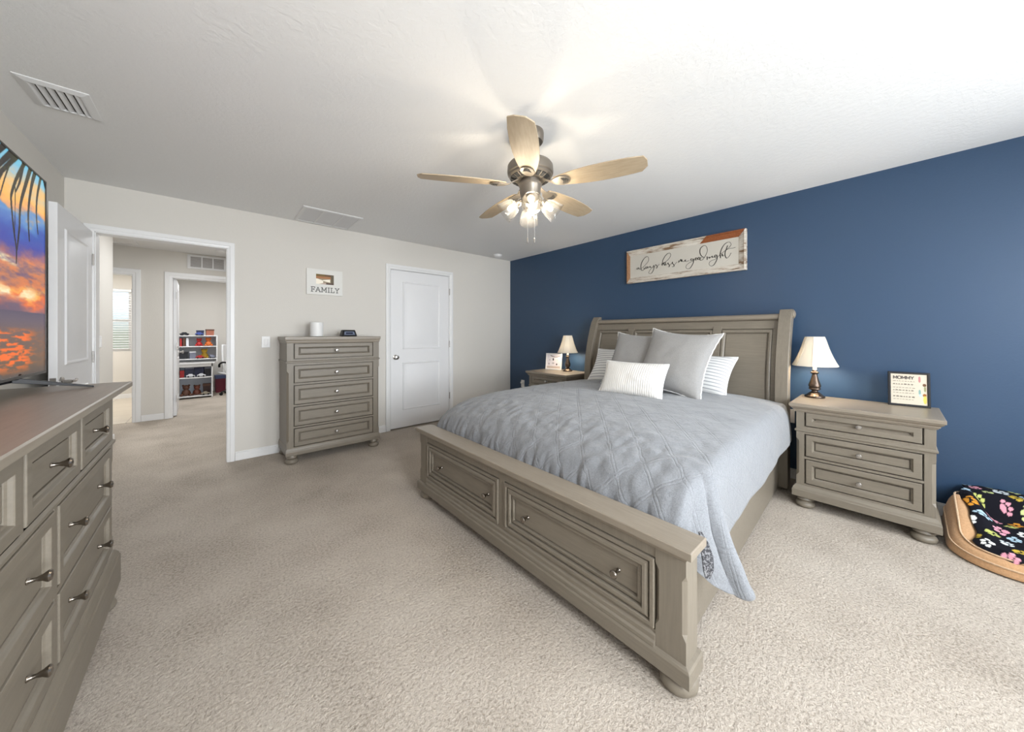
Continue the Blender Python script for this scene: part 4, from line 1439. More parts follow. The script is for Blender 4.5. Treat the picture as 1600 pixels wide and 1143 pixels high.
def vnoise(U, V, su, sv, seed, octs=4):
    out = np.zeros_like(U)
    amp, tot = 1.0, 0.0
    for o_ in range(octs):
        r = np.random.RandomState(seed + o_)
        L = r.rand(64, 64)
        x, y = U * su * 2 ** o_, V * sv * 2 ** o_
        xi, yi = np.floor(x).astype(int), np.floor(y).astype(int)
        fx, fy = x - xi, y - yi
        fx, fy = fx * fx * (3 - 2 * fx), fy * fy * (3 - 2 * fy)
        g = lambda a, b_: L[b_ % 64, a % 64]
        out += amp * (g(xi, yi) * (1 - fx) * (1 - fy) + g(xi + 1, yi) * fx * (1 - fy) + g(xi, yi + 1) * (1 - fx) * fy + g(xi + 1, yi + 1) * fx * fy)
        tot += amp
        amp *= 0.55
    return out / tot


def mixc(A, Bc, w):
    return A * (1 - w[..., None]) + Bc * w[..., None]


n_a = vnoise(U, V, 9, 14, 1) - 0.5
n_b = vnoise(U, V, 18, 55, 11) - 0.5
Vw = V + 0.17 * n_a + 0.05 * n_b
stops = [(0.30, (120, 95, 120)), (0.335, (190, 115, 105)), (0.36, (235, 120, 60)), (0.385, (255, 190, 90)), (0.42, (222, 135, 85)), (0.47, (176, 128, 118)), (0.52, (226, 150, 110)), (0.555, (150, 110, 150)), (0.60, (84, 88, 178)), (0.68, (70, 108, 190)), (0.75, (110, 160, 210)), (0.785, (235, 175, 130)), (0.83, (255, 200, 110)), (0.88, (240, 205, 150)), (0.93, (170, 205, 220)), (1.05, (110, 205, 235))]
sp_ = np.array([s for s, _ in stops])
sc_ = np.array([c for _, c in stops], float)
img = np.stack([np.interp(Vw, sp_, sc_[:, k]) for k in range(3)], -1)
# bright breaks in the cloud near the horizon, blue gaps higher up
glow = np.clip((vnoise(U, V, 10, 30, 21) - 0.42) * 5, 0, 1) * np.exp(-((V - 0.392) / 0.022) ** 2) * np.clip((U - 0.06) / 0.06, 0, 1)
img = mixc(img, np.array([255, 244, 205.]), np.clip(glow * 1.6, 0, 1))
glow = np.clip((vnoise(U, V, 9, 26, 51) - 0.5) * 6, 0, 1) * np.exp(-((V - 0.525) / 0.018) ** 2) * np.clip((U - 0.17) / 0.05, 0, 1)
img = mixc(img, np.array([255, 240, 190.]), np.clip(glow * 1.5, 0, 1))
str_ = np.clip((n_b) * 4.5, -1, 1) * np.clip((V - 0.33) * 8, 0, 1) * np.clip((0.62 - V) * 8, 0, 1)
img = mixc(img, np.array([110, 92, 140.]), np.clip(-str_ * 0.7, 0, 1))
img = mixc(img, np.array([255, 150, 70.]), np.clip(str_ * 0.55, 0, 1))
# sea
wv = vnoise(U, V, 22, 95, 31, 3)
sea = np.stack([np.interp(V, [0, 0.06, 0.20, 0.27, 0.31], c) for c in ((96, 120, 128, 112, 96), (84, 100, 104, 98, 86), (80, 84, 98, 116, 112))], -1)
refl = np.clip((wv - 0.44) * 7, 0, 1) * np.clip((0.235 - V) / 0.03, 0, 1) * np.clip((V - 0.02) / 0.05, 0, 1) * np.clip((U - 0.05) / 0.10, 0.15, 1)
sea = mixc(sea, np.array([255, 128, 32.]), refl)
teal = np.clip((vnoise(U, V, 8, 18, 41) - 0.5) * 6, 0, 1) * np.clip((0.12 - V) / 0.06, 0, 1) * np.clip((U - 0.13) * 20, 0, 1)
sea = mixc(sea, np.array([62, 92, 118.]), teal)
img = np.where((V < 0.305)[..., None], sea, img)
# palm leaflets hanging into the picture
for st, w0, w1 in FRONDS:
    pts = [p.to_2d() for p in catmull([(a, b_, 0) for a, b_ in st], 4)]
    tot = len(pts) - 1
    for i in range(tot):
        a, b_ = pts[i], pts[i + 1]
        ab = b_ - a
        L2 = max(ab.length_squared, 1e-9)
        tt = np.clip(((YY - a.x) * ab.x + (ZZ - a.y) * ab.y) / L2, 0, 1)
        dd = np.hypot(YY - a.x - ab.x * tt, ZZ - a.y - ab.y * tt)
        k = (i + tt) / tot
        wd = (w0 + (w1 - w0) * k) * 1.45
        m_ = dd < wd
        leafc = np.stack([np.interp(k, [0, 0.35, 1], c) for c in ((74, 40, 30), (78, 34, 20), (16, 22, 24))], -1)
        img = np.where(m_[..., None], leafc, img)
img = np.clip(img / 255.0, 0, 1) ** 1.22
lin = np.where(img <= 0.04045, img / 12.92, ((img + 0.055) / 1.055) ** 2.4)
mb = MB()
ny, nz = len(ysamp), len(zsamp)
mb.add(np.stack([np.full(YY.size, 0.0), YY.ravel() - 1.74, ZZ.ravel() - 1.006], -1).tolist(), [])
for j in range(nz - 1):
    for i in range(ny - 1):
        a = j * ny + i
        mb.f.append((a, a + ny, a + ny + 1, a + 1))
mb.build('screen', M['screen'], tv, 0, 0, None, lin.reshape(-1, 3))
for yc in (2.20, 1.28):
    mb = MB()
    s = yc - 1.74
    for tip, wd in (((0.165, 0.07), 0.014), ((-0.17, 0.05), 0.014)):
        p0, p1 = Vector((-0.02, s, 0.062)), Vector((tip[0], s + tip[1], 0.006))
        d = (p1 - p0).normalized()
        sd = d.cross(Vector((0, 0, 1))).normalized() * wd
        dn = Vector((0, 0, -0.013))
        mb.loft([[tuple(p - sd), tuple(p + sd), tuple(p + sd + dn * k), tuple(p - sd + dn * k)] for p, k in ((p0, 1.6), (p1, 0.45))])
    mb.box(-0.05, 0.0, s - 0.015, s + 0.015, 0.052, 0.075)
    mb.build('stand_leg', M['black'], tv, 0, 0.0015)

t = thing('cable_box', 'white cable box on the dresser under the television', 'cable box', (-0.665, 1.93, 1.0055))
MB().box(-0.06, 0.06, -0.13, 0.13, 0.006, 0.042).build('case', M['white_plastic'], t, 0, 0.006)
mb = MB()
for a in (-0.045, 0.045):
    for b_ in (-0.11, 0.11):
        mb.lathe([(0.008, 0), (0.008, 0.007)], (a, b_, 0), 10)
mb.build('rubber_feet', M['black'], t, 0)
t = thing('bowl', 'small brown wooden bowl behind the television stand on the dresser', 'bowl', (-0.735, 2.27, 1.0055))
MB().lathe([(0.0, 0.0), (0.035, 0.0), (0.05, 0.008), (0.062, 0.028), (0.066, 0.045), (0.061, 0.045), (0.055, 0.026), (0.04, 0.012), (0.0, 0.010)], seg=28, caps=False).build('bowl_body', wood('dark_brown_wood', (0.09, 0.045, 0.02), (0.15, 0.08, 0.04)), t, 40)
MB().lathe([(0.045, 0.021), (0.049, 0.030), (0.046, 0.036), (0.02, 0.040), (0.0, 0.041)], seg=20, caps=False).build('soap_filling', M['white_plastic'], t, 40)

# ------------------------------------------------------------------ things on the tall chest
t = thing('candle', 'plain white pillar candle on the tall chest of drawers', 'candle', (0.807, 3.98, 1.2035))
MB().lathe([(0.0, 0.0), (0.054, 0.0), (0.060, 0.003), (0.060, 0.143), (0.056, 0.148), (0.048, 0.146), (0.038, 0.142), (0.0, 0.140)], seg=32, caps=False).build('wax', simple('white_wax', (0.80, 0.80, 0.79), 0.5), t, 35)
MB().tube([(0, 0, 0.138), (0.001, 0, 0.144), (0.003, 0.001, 0.150)], 0.0012, 6).build('wick', M['dark'], t, 0)
t = thing('alarm_clock', 'small black alarm clock on the tall chest of drawers', 'alarm clock', (1.100, 3.93, 1.2035), 0.06)
mb = MB()
mb.loft([[(-w_, -y_, z), (w_, -y_, z), (w_, y2, z), (-w_, y2, z)] for w_, y_, y2, z in ((0.073, 0.045, 0.045, 0.0), (0.076, 0.046, 0.045, 0.010), (0.064, 0.022, 0.035, 0.066), (0.058, 0.012, 0.030, 0.070))])
mb.build('clock_body', M['black'], t, 0, 0.004)
mb = MB()
mb.loft([[(-0.056, -0.0405, 0.017), (0.056, -0.0405, 0.017), (0.048, -0.0285, 0.053), (-0.048, -0.0285, 0.053)], [(-0.056, -0.043, 0.017), (0.056, -0.043, 0.017), (0.048, -0.031, 0.053), (-0.048, -0.031, 0.053)]])
mb.build('clock_face', simple('blue_grey_display', (0.16, 0.19, 0.27), 0.2), t, 0)
mb = MB()
mb.loft([[(-0.038, -0.0405, 0.026), (0.034, -0.0405, 0.026), (0.034, -0.0350, 0.043), (-0.038, -0.0350, 0.043)], [(-0.038, -0.0425, 0.026), (0.034, -0.0425, 0.026), (0.034, -0.037, 0.043), (-0.038, -0.037, 0.043)]])
mb.build('digit_window', simple('dark_display', (0.02, 0.025, 0.05), 0.2), t, 0)

# ------------------------------------------------------------------ wall and ceiling fittings


def plate(name, label, cat, loc, rotz, kind):
    t = thing(name, label, cat, loc, rotz)
    mb = MB()
    mb.panel(-0.036, 0.036, -0.058, 0.058, 0, [(0, 0), (0, 0.004), (0.003, 0.006)])
    mb.build('cover_plate', M['white_plastic'], t, 0, 0.001)
    if kind == 'switch':
        MB().panel(-0.016, 0.016, -0.033, 0.033, -0.004, [(0, 0), (0, 0.003), (0.002, 0.005)]).build('rocker', M['white_plastic'], t, 0)
    else:
        for z in (-0.02, 0.02):
            mb = MB().lathe([(0.0165, 0.0), (0.0165, 0.003)], (0, -0.005, z), 20, (0, -1, 0))
            mb.build('socket', M['white_plastic'], t, 30)
            mb = MB().box(-0.0075, -0.0055, -0.0085, -0.007, z - 0.002, z + 0.006).box(0.0055, 0.0075, -0.0085, -0.007, z - 0.002, z + 0.006)
            mb.build('slots', M['dark'], t, 0)
    return t


plate('light_switch', 'white rocker light switch on the greige wall beside the hall doorway', 'light switch', (0.402, YB, 1.148), 0, 'switch')
o_ = plate('power_outlet', 'white outlet with a plug low on the navy wall beside the far nightstand', 'power outlet', (XR, 3.935, 0.436), -PI / 2, 'outlet')
MB().box(-0.016, 0.016, -0.040, -0.006, 0.006, 0.034).build('plug', M['white_plastic'], o_, 0, 0.004)
plate('power_outlet', 'white outlet on the navy wall in the gap between bed and right nightstand', 'power outlet', (XR, 0.60, 0.53), -PI / 2, 'outlet')
sw = plate('light_switch', 'white rocker light switch on the left hall wall', 'light switch', (XL, 5.35, 1.15), PI / 2, 'switch')


def ceil_thing(name, label, cat, x0, x1, y0, y1):
    t = thing(name, label, cat, ((x0 + x1) / 2, (y0 + y1) / 2, H))
    return t, (x1 - x0) / 2, (y1 - y0) / 2


def frame_ring(w, h, rings):
    """Frame hanging under the ceiling: rings (inset, drop)."""
    mb = MB()
    mb.loft([[(-w + i, -h + i, -d), (w - i, -h + i, -d), (w - i, h - i, -d), (-w + i, h - i, -d)] for i, d in rings], True, False, False)
    return mb


t, w_, h_ = ceil_thing('air_vent', 'small white slatted air vent in the ceiling over the television', 'air vent', -0.700, -0.470, 2.695, 2.985)
frame_ring(w_, h_, [(0, 0), (0, 0.004), (0.028, 0.012), (0.034, 0.012), (0.034, 0.0)]).build('frame', M['white_metal'], t, 0)
MB().box(-w_ + 0.034, w_ - 0.034, -h_ + 0.034, h_ - 0.034, -0.002, -0.0005).build('backing', M['dark'], t, 0)
for i in range(6):
    x = -w_ + 0.043 + i * (2 * w_ - 0.086) / 5
    mb = MB().prism([(x - 0.010, -0.013), (x + 0.006, -0.002), (x + 0.0085, -0.002), (x - 0.0075, -0.013)], 'y', -h_ + 0.034, h_ - 0.034)
    mb.v = [(p[0], p[1], p[2]) for p in mb.v]
    mb.build('slat', M['white_metal'], t, 0)
t, w_, h_ = ceil_thing('return_air_grille', 'large white three section return air grille in the ceiling by the greige wall', 'air vent', 0.636, 1.176, 3.680, 4.180)
frame_ring(w_, h_, [(0, 0), (0, 0.006), (0.012, 0.012), (0.03, 0.012), (0.03, 0.0)]).build('frame', M['white_metal'], t, 0)
MB().box(-w_ + 0.03, w_ - 0.03, -h_ + 0.03, h_ - 0.03, -0.009, -0.0005).build('filter', simple('white_filter', (0.68, 0.68, 0.69), 0.9), t, 0)
for xx in (-w_ / 3, w_ / 3):
    MB().box(xx - 0.008, xx + 0.008, -h_ + 0.03, h_ - 0.03, -0.012, -0.003).build('divider', M['white_metal'], t, 0)
t = thing('smoke_detector', 'small round white smoke detector on the ceiling near the navy wall corner', 'smoke detector', (3.27, 4.03, H))
MB().lathe([(0.0, -0.036), (0.030, -0.036), (0.045, -0.032), (0.058, -0.020), (0.060, -0.008), (0.060, 0.0)], seg=28, caps=False).build('detector_cap', M['white_plastic'], t, 35)
MB().lathe([(0.066, -0.006), (0.068, -0.003), (0.068, 0.0)], seg=28).build('mounting_ring', M['white_plastic'], t, 35)
t = thing('smoke_detector', 'tiny round white smoke detector on the hall ceiling', 'smoke detector', (0.085, 6.50, H))
MB().lathe([(0.0, -0.032), (0.040, -0.030), (0.058, -0.016), (0.060, 0.0)], seg=24, caps=False).build('detector_cap', M['white_plastic'], t, 35)
MB().lathe([(0.064, -0.005), (0.066, 0.0)], seg=24).build('mounting_ring', M['white_plastic'], t, 35)
t, w_, h_ = ceil_thing('attic_hatch', 'white framed attic hatch in the hall ceiling', 'attic hatch', -1.42, -0.76, 6.08, 6.80)
frame_ring(w_, h_, [(0, 0), (0, 0.012), (0.05, 0.018), (0.055, 0.006), (0.055, 0.0)]).build('hatch_frame', M['white_trim'], t, 0)
MB().box(-w_ + 0.055, w_ - 0.055, -h_ + 0.055, h_ - 0.055, -0.008, -0.0005).build('hatch_panel', M['white_trim'], t, 0)
# grille over the right hall doorway
t = thing('return_air_grille', 'white three section air grille on the hall wall over the right doorway', 'air vent', (-0.065, YH, 2.315))
mb = MB()
gw, gh = 0.225, 0.105
mb.box(-gw, gw, -0.014, 0, gh - 0.028, gh).box(-gw, gw, -0.014, 0, -gh, -gh + 0.028)
mb.box(-gw, -gw + 0.035, -0.014, 0, -gh + 0.028, gh - 0.028).box(gw - 0.035, gw, -0.014, 0, -gh + 0.028, gh - 0.028)
mb.build('frame', M['white_metal'], t, 0, 0.001)
MB().box(-gw + 0.03, gw - 0.03, -0.003, -0.001, -gh + 0.02, gh - 0.02).build('backing', simple('grey_duct', (0.36, 0.33, 0.31), 0.9), t, 0)
for xx in (-0.063, 0.063):
    MB().box(xx - 0.008, xx + 0.008, -0.013, 0, -gh + 0.028, gh - 0.028).build('divider', M['white_metal'], t, 0)
for i in range(9):
    z = -gh + 0.036 + i * 0.0165
    MB().prism([(-0.010, z - 0.004), (-0.003, z + 0.003), (-0.003, z + 0.005), (-0.010, z - 0.002)], 'x', -gw + 0.03, gw - 0.03).build('slat', M['white_metal'], t, 0)

# ------------------------------------------------------------------ dog bed and paw print blanket
DX0, DX1, DY0, DY1, DR = 2.99, 3.675, -1.20, -0.196, 0.21


def dog_loop(inset, n=10):
    x0, x1, y0, y1, r = DX0 + inset, DX1 - inset, DY0 + inset, DY1 - inset, max(0.04, DR - inset)
    pts = []
    for cx, cy, a0 in ((x1 - r, y1 - r, 0), (x0 + r, y1 - r, 90), (x0 + r, y0 + r, 180), (x1 - r, y0 + r, 270)):
        for k in range(n + 1):
            a = math.radians(a0 + 90 * k / n)
            pts.append((cx + r * math.cos(a), cy + r * math.sin(a)))
    # fill the straight runs
    out = []
    for i, p in enumerate(pts):
        q = pts[(i + 1) % len(pts)]
        out.append(p)
        L = math.hypot(q[0] - p[0], q[1] - p[1])
        if L > 0.08:
            m_ = int(L / 0.05)
            for k in range(1, m_):
                out.append((p[0] + (q[0] - p[0]) * k / m_, p[1] + (q[1] - p[1]) * k / m_))
    return out


def bol_h(x, y):
    """Bolster height: high at the wall, low at the front."""
    k = max(0.0, min(1.0, (x - 3.02) / 0.52))
    return 0.078 + 0.150 * k * k * (3 - 2 * k)


db = thing('dog_bed', 'tan suede bolster dog bed on the carpet beside the right nightstand', 'dog bed', (0, 0, 0))
prof = [(0.0, 0.004), (-0.012, 0.02), (-0.016, 0.30), (-0.010, 0.55), (0.010, 0.84), (0.045, 1.0), (0.085, 0.98), (0.120, 0.80), (0.135, 0.55)]
ins = [0.012, -0.002, 0.002, 0.010, 0.025, 0.050, 0.085, 0.118, 0.135]
base_ = dog_loop(0.0)
ctr_ = ((DX0 + DX1) / 2, (DY0 + DY1) / 2)
loops = []
for (dummy, zf_), i_ in zip(prof, ins):
    L = []
    lo = dog_loop(max(0.0, i_))
    lo = lo if len(lo) == len(base_) else None
    for k, p in enumerate(base_):
        d = Vector((ctr_[0] - p[0], ctr_[1] - p[1]))
        nx, ny = base_[(k + 1) % len(base_)], base_[k - 1]
        tg = Vector((nx[0] - ny[0], nx[1] - ny[1])).normalized()
        nn = Vector((-tg.y, tg.x))
        if nn.dot(d) < 0:
            nn = -nn
        x, y = p[0] + nn.x * i_, p[1] + nn.y * i_
        hgt = bol_h(p[0], p[1])
        wv_ = 1 + 0.05 * noise.noise(Vector((p[0] * 9, p[1] * 9, zf_ * 2)))
        L.append((x, y, 0.004 + (hgt - 0.004) * zf_ * wv_))
    loops.append(L)
mb = MB()
mb.loft(loops, True, True, False)
mb.build('bolster', M['tan_suede'], db, 60, 0, None, None, 2, 1)
mb = MB()
mb.loft([[(ctr_[0] + (p[0] - ctr_[0]) * (1 - i_ / 0.34), ctr_[1] + (p[1] - ctr_[1]) * (1 - i_ / 0.51), z) for p in base_] for i_, z in ((0.10, 0.01), (0.10, 0.055), (0.13, 0.072), (0.20, 0.078))])
mb.build('cushion', M['tan_suede'], db, 60)
for li in (3, 5):
    MB().tube([Vector(p) + Vector((0, 0, 0.002)) for p in loops[li]], 0.0045, 6, True).build('piping', M['dark_suede'], db, 60)

PAWC = [srgb(225, 225, 222), srgb(214, 150, 165), srgb(186, 190, 110), srgb(190, 165, 66), srgb(170, 195, 210), srgb(205, 140, 50), srgb(196, 204, 140), srgb(205, 212, 215)]
paws = []
prng = random.Random(11)
bx0, bx1, by0, by1 = 3.01, 3.70, -1.05, -0.290
gx = bx0 + 0.03
ri = 0
while gx < bx1 + 0.1:
    gy = by1 - 0.01 - (0.044 if ri % 2 else 0)
    while gy > by0 - 0.05:
        paws.append((gx + prng.uniform(-.012, .012), gy + prng.uniform(-.012, .012), prng.uniform(0, 2 * PI), prng.uniform(0.024, 0.034), PAWC[prng.randrange(len(PAWC))]))
        gy -= 0.088
    gx += 0.066
    ri += 1


def blanket_z(x, y):
    # lies on the cushion, climbs the bolsters at the wall and at the near end
    kx = max(0.0, min(1.0, (x - 3.44) / 0.12))
    ky = max(0.0, min(1.0, (y + 0.40) / 0.10))
    kx, ky = kx * kx * (3 - 2 * kx), ky * ky * (3 - 2 * ky)
    cush = 0.104 + 0.050 * math.exp(-((x - 3.36) / 0.13) ** 2) * (0.8 + 0.3 * math.sin(y * 7))
    top = bol_h(x, y) + 0.020
    z = max(cush, cush + (top - cush) * max(kx, ky))
    z += 0.010 * noise.noise(Vector((x * 8, y * 8, 0.3))) + 0.005 * noise.noise(Vector((x * 22, y * 22, 1.3)))
    return z


NX, NY = 190, 250
mb = MB()


def bl(u, v):
    x = bx0 + (3.70 - bx0) * u
    edge = 0.014 * math.sin(x * 13) + 0.008 * math.sin(x * 31) - 0.11 * max(0.0, (3.13 - x) / 0.12) ** 1.2
    y = by1 + edge + (by0 - by1 - edge) * v
    xe = 0.025 * math.sin(y * 11) * (1 - u)
    x = min(x + xe, 3.692)
    z = blanket_z(x, y)
    if u < 0.04:
        z -= (0.04 - u) * 0.5
    if v < 0.05 and x < 3.5:
        z -= (0.05 - v) * 0.5
    return (x, y, z)


mb.grid(NX, NY, bl)
pts = np.array(mb.v)
cols = np.tile(srgb(24, 24, 30), (len(pts), 1))
for cx, cy, a, s, c in paws:
    ca, sa = math.cos(a), math.sin(a)
    lx = (pts[:, 0] - cx) * ca + (pts[:, 1] - cy) * sa
    ly = -(pts[:, 0] - cx) * sa + (pts[:, 1] - cy) * ca
    mk_ = (lx / (0.55 * s)) ** 2 + ((ly + 0.28 * s) / (0.42 * s)) ** 2 < 1
    for tx, ty, rr in ((-0.80, 0.18, 0.24), (-0.30, 0.68, 0.25), (0.30, 0.68, 0.25), (0.80, 0.18, 0.24)):
        mk_ |= ((lx - tx * s) / (rr * s)) ** 2 + ((ly - ty * s) / (rr * 1.45 * s)) ** 2 < 1
    cols[mk_] = c
o = mb.build('blanket', M['fleece'], None, 180, 0, None, cols, 2, 0, 0, 0.006)
tag(o, 'black fleece blanket with coloured paw prints lying in the tan dog bed', 'blanket')

# ------------------------------------------------------------------ far room seen through the right hall doorway
su = thing('shelf_unit', 'white shelf unit full of toys in the far room beyond the hall', 'shelf unit', (-0.25, 8.80, 0))
SW = 0.245
mb = MB()
for x in (-SW, SW - 0.02):
    mb.box(x, x + 0.02, 0.0, 0.30, 0, 0.66)
mb.build('lower_side', M['white_plastic'], su, 0, 0.001)
for z in (0.03, 0.385):
    MB().box(-SW + 0.02, SW - 0.02, 0.01, 0.30, z, z + 0.02).build('shelf', M['white_plastic'], su, 0, 0.001)
mb = MB().box(-SW - 0.02, SW + 0.03, -0.03, 0.31, 0.66, 0.685)
mb.box(-SW, SW, 0.0, 0.02, 0.60, 0.66)
mb.build('table_top', M['white_plastic'], su, 0, 0.002)
mb = MB()
for x in (-SW - 0.01, SW + 0.05):
    mb.box(x, x + 0.018, 0.05, 0.30, 0.685, 1.20)
mb.build('upper_side', M['white_plastic'], su, 0, 0.001)
for z in (0.745, 0.985, 1.19):
    MB().box(-SW + 0.008, SW + 0.05, 0.05, 0.30, z - 0.008, z + 0.008).build('shelf', M['white_plastic'], su, 0, 0.001)
MB().box(-SW, SW, 0.295, 0.305, 0.02, 0.62).build('back_board', simple('pale_blue_board', (0.55, 0.60, 0.68), 0.6), su, 0)
MB().box(-SW, SW + 0.05, 0.295, 0.305, 0.69, 1.19).build('back_board', simple('pale_grey_board', (0.55, 0.56, 0.60), 0.6), su, 0)

TOYC = {}


def tcol(n, rgb):
    if n not in TOYC:
        TOYC[n] = simple('toy_' + n, tuple(srgb(*rgb)), 0.5)
    return TOYC[n]


def toy_car(loc, rz, c, label):
    t = thing('toy_car', label, 'toy car', loc, rz, 'toys on the white shelves')
    mb = MB().prism([(-0.06, 0.012), (0.06, 0.012), (0.062, 0.035), (0.035, 0.042), (0.02, 0.062), (-0.025, 0.062), (-0.04, 0.042), (-0.062, 0.038)], 'y', -0.03, 0.03)
    mb.build('car_body', c, t, 0, 0.004)
    for x in (-0.036, 0.036):
        for y in (-0.031, 0.031):
            MB().lathe([(0.014, -0.006), (0.014, 0.006)], (x, y, 0.014), 14, (0, 1, 0)).build('wheel', M['black'], t, 30)


def plush(loc, rz, c, c2, label, s=1.0):
    t = thing('plush_toy', label, 'plush toy', loc, rz, 'toys on the white shelves')
    mb = MB()
    mb.lathe([(0.0, 0.0), (0.045 * s, 0.008 * s), (0.062 * s, 0.04 * s), (0.05 * s, 0.085 * s), (0.028 * s, 0.105 * s), (0.042 * s, 0.125 * s), (0.046 * s, 0.15 * s), (0.03 * s, 0.18 * s), (0.0, 0.188 * s)], seg=18, caps=False)
    mb.build('plush_body', c, t, 180)
    for x in (-1, 1):
        MB().lathe([(0.0, -0.012 * s), (0.016 * s, -0.006 * s), (0.016 * s, 0.006 * s), (0.0, 0.012 * s)], (x * 0.036 * s, 0, 0.178 * s), 12, (0, 1, 0), False).build('ear', c2, t, 180)
        MB().tube([(x * 0.03 * s, -0.01 * s, 0.03 * s), (x * 0.06 * s, -0.05 * s, 0.02 * s), (x * 0.06 * s, -0.075 * s, 0.022 * s)], [0.022 * s, 0.02 * s, 0.016 * s], 10).build('paw', c2, t, 180)


def storage_box(loc, rz, w_, d_, h_, c, c2, label):
    t = thing('toy_box', label, 'box', loc, rz, 'boxes on the white shelves')
    mb = MB()
    mb.loft([[(-w_ * k, -d_ * k, z), (w_ * k, -d_ * k, z), (w_ * k, d_ * k, z), (-w_ * k, d_ * k, z)] for k, z in ((0.47, 0), (0.5, h_ * 0.8))])
    mb.build('box_body', c, t, 0, 0.003)
    MB().box(-w_ * 0.53, w_ * 0.53, -d_ * 0.53, d_ * 0.53, h_ * 0.8, h_).build('box_lid', c2, t, 0, 0.003)


def book(loc, h_, th, c, label):
    t = thing('book', label, 'book', loc, 0, 'books on the middle shelf')
    mb = MB().box(-th / 2, -th / 2 + 0.003, -0.075, 0.075, 0, h_).box(th / 2 - 0.003, th / 2, -0.075, 0.075, 0, h_).box(-th / 2, th / 2, -0.078, -0.075, 0, h_)
    mb.build('cover', c, t, 0)
    MB().box(-th / 2 + 0.003, th / 2 - 0.003, -0.075, 0.072, 0.003, h_ - 0.003).build('pages', M['white_plastic'], t, 0)


CB, CR, CO, CY = tcol('navy', (38, 44, 72)), tcol('red', (176, 40, 40)), tcol('orange', (206, 108, 44)), tcol('yellow', (214, 176, 60))
CN, CW, CK, CG = tcol('brown', (92, 58, 42)), tcol('pale', (220, 222, 228)), tcol('charcoal', (34, 34, 40)), tcol('grey', (120, 124, 140))
sx, sy = -0.25, 8.80
toy_car((sx - 0.16, sy + 0.15, 1.199), 0.3, CK, 'black toy car on top of the white shelf unit')
storage_box((sx + 0.06, sy + 0.18, 1.199), 0, 0.11, 0.10, 0.10, CB, CB, 'navy box on top of the white shelf unit')
storage_box((sx + 0.20, sy + 0.16, 1.199), 0.1, 0.12, 0.11, 0.12, tcol('rust', (150, 92, 72)), CN, 'rusty brown box on top of the white shelf unit')
toy_car((sx + 0.05, sy + 0.07, 1.199), 0.05, tcol('blue', (60, 80, 150)), 'blue toy car in front of the boxes on top of the white shelf unit')
book((sx - 0.205, sy + 0.16, 0.994), 0.150, 0.028, CR, 'red book at the left end of the middle shelf')
book((sx - 0.160, sy + 0.16, 0.994), 0.155, 0.034, CN, 'brown book beside the red book')
book((sx - 0.115, sy + 0.16, 0.994), 0.158, 0.036, CW, 'white book to the right of the brown book')
plush((sx + 0.045, sy + 0.14, 0.994), 0, CR, CR, 'red plush toy on the middle toy shelf', 0.78)
plush((sx + 0.18, sy + 0.14, 0.994), 0.1, CO, CO, 'orange plush toy on the middle toy shelf', 0.85)
storage_box((sx - 0.17, sy + 0.16, 0.754), 0, 0.11, 0.12, 0.13, CK, CK, 'charcoal box on the shelf just over the table top')
storage_box((sx - 0.05, sy + 0.16, 0.754), 0.1, 0.09, 0.12, 0.14, CG, CW, 'grey box with white lid on the shelf just over the table top')
toy_car((sx + 0.06, sy + 0.10, 0.754), 0.1, CR, 'red toy car on the shelf just over the table top')
plush((sx + 0.12, sy + 0.22, 0.754), -0.1, CY, CY, 'yellow plush toy on the shelf just over the table top', 0.95)
toy_car((sx + 0.225, sy + 0.13, 0.754), -1.2, CG, 'grey toy car at the right end of the shelf over the table top')
storage_box((sx - 0.19, sy + 0.12, 0.406), 0, 0.06, 0.10, 0.13, CR, CR, 'small red box at the left of the lower shelf')
storage_box((sx - 0.09, sy + 0.16, 0.406), 0.05, 0.12, 0.14, 0.19, CB, CG, 'navy box with grey lid on the lower shelf')
storage_box((sx + 0.05, sy + 0.16, 0.406), -0.05, 0.13, 0.14, 0.185, CB, CB, 'all navy box on the lower shelf')
toy_car((sx - 0.07, sy + 0.05, 0.406), 0.1, CW, 'white toy car in front of the grey lidded box')
toy_car((sx + 0.08, sy + 0.05, 0.406), -0.1, CW, 'white toy car in front of the all navy box')
storage_box((sx + 0.17, sy + 0.16, 0.406), 0, 0.09, 0.14, 0.18, CK, CG, 'charcoal box with grey lid at the right of the lower shelf')
plush((sx - 0.135, sy + 0.13, 0.051), 0.0, CN, CN, 'brown plush toy on the bottom shelf', 1.1)
plush((sx + 0.015, sy + 0.16, 0.051), 0.0, tcol('rustred', (110, 60, 46)), CN, 'rust red plush toy on the bottom shelf', 1.0)
storage_box((sx + 0.155, sy + 0.20, 0.051), 0, 0.11, 0.12, 0.20, tcol('darkbrown', (58, 36, 32)), CN, 'dark brown box at the right of the bottom shelf')
toy_car((sx + 0.14, sy + 0.06, 0.051), 0.2, tcol('taupe', (150, 140, 124)), 'taupe toy car on the bottom shelf')
storage_box((sx + 0.36, sy + 0.68, 0.0), 0.1, 0.16, 0.20, 0.36, tcol('maroon', (120, 40, 60)), tcol('blue grey', (90, 100, 140)), 'maroon box on the carpet behind the white chair')

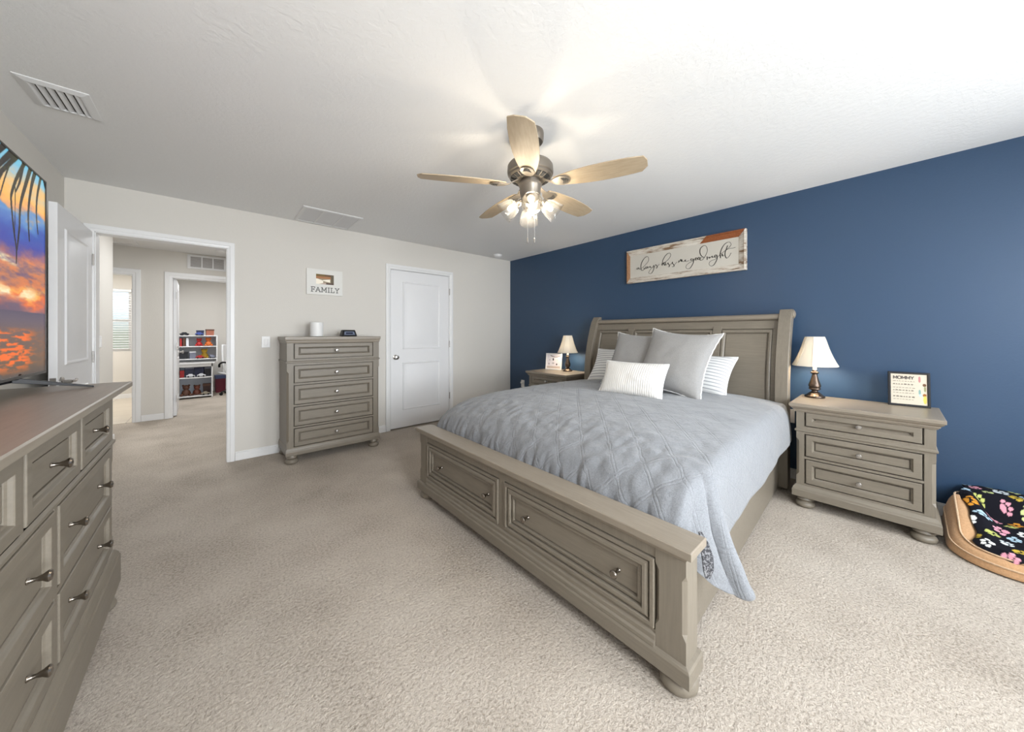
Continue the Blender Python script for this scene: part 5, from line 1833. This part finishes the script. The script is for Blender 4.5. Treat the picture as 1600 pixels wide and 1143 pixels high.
ch = thing('desk_chair', 'white desk chair with a black armrest beside the toy shelves', 'chair', (0.37, 9.00, 0), math.radians(35))
mb = MB()
mb.grid(14, 18, lambda u, v: ((u - 0.5) * (0.44 - 0.14 * v * v), 0.17 + 0.10 * v - 0.10 * (2 * u - 1) ** 2 * (1 - 0.4 * v), 0.43 + 0.58 * v))
mb.build('backrest', M['white_plastic'], ch, 180, 0, None, None, 2, 0, 0, 0.03)
mb = MB()
mb.grid(14, 12, lambda u, v: ((u - 0.5) * 0.45, -0.22 + 0.42 * v, 0.44 - 0.03 * math.sin(PI * u) + 0.03 * v * v))
mb.build('seat', M['white_plastic'], ch, 180, 0, None, None, 2, 0, 0, 0.035)
for s in (-1, 1):
    mb = MB().tube(catmull([(s * 0.20, -0.08, 0.42), (s * 0.25, -0.16, 0.52), (s * 0.255, -0.14, 0.63), (s * 0.25, 0.02, 0.66), (s * 0.235, 0.14, 0.62), (s * 0.22, 0.17, 0.56)], 5), 0.018, 10)
    mb.build('armrest', M['black'], ch, 60)
MB().lathe([(0.03, 0.07), (0.03, 0.22), (0.018, 0.23), (0.018, 0.41), (0.06, 0.42)], seg=18).build('gas_column', M['black'], ch, 35)
for k in range(5):
    a = 2 * PI * k / 5 + 0.4
    d = Vector((math.cos(a), math.sin(a), 0))
    lg = MB().tube([d * 0.02 + Vector((0, 0, 0.10)), d * 0.15 + Vector((0, 0, 0.095)), d * 0.27 + Vector((0, 0, 0.065))], [0.022, 0.018, 0.013], 10).build('leg', M['black'], ch, 60)
    MB().lathe([(0.026, -0.016), (0.030, -0.008), (0.030, 0.008), (0.026, 0.016)], tuple(d * 0.27 + Vector((0, 0, 0.030))), 16, (-d.y, d.x, 0)).build('caster', M['black'], lg, 35)

t = thing('picture_box', 'tan fronted dark shadow box picture tilted on the left wall of the far room', 'picture', (PX, 8.55, 1.67))
MB().box(0.0, 0.085, -0.004, 0.004, -0.005, 0.005).build('hanging_nail', M['nickel'], t, 0)
mb = MB().box(0.001, 0.09, -0.02, 0.36, -0.22, 0.22)
o = mb.build('box_case', simple('dark_brown_case', (0.035, 0.025, 0.02), 0.6), t, 0, 0.003)
o.rotation_euler = (math.radians(6), 0, 0)
mb = MB().panel(-0.02, 0.36, -0.22, 0.22, 0, [(0, 0), (0, 0.004), (0.02, 0.006), (0.025, 0.002)])
mb.v = [(0.09 - p[1], p[0], p[2]) for p in mb.v]
o2 = mb.build('picture_face', wood('tan_picture_face', (0.42, 0.29, 0.18), (0.52, 0.38, 0.25)), t, 0)
o2.rotation_euler = (math.radians(6), 0, 0)
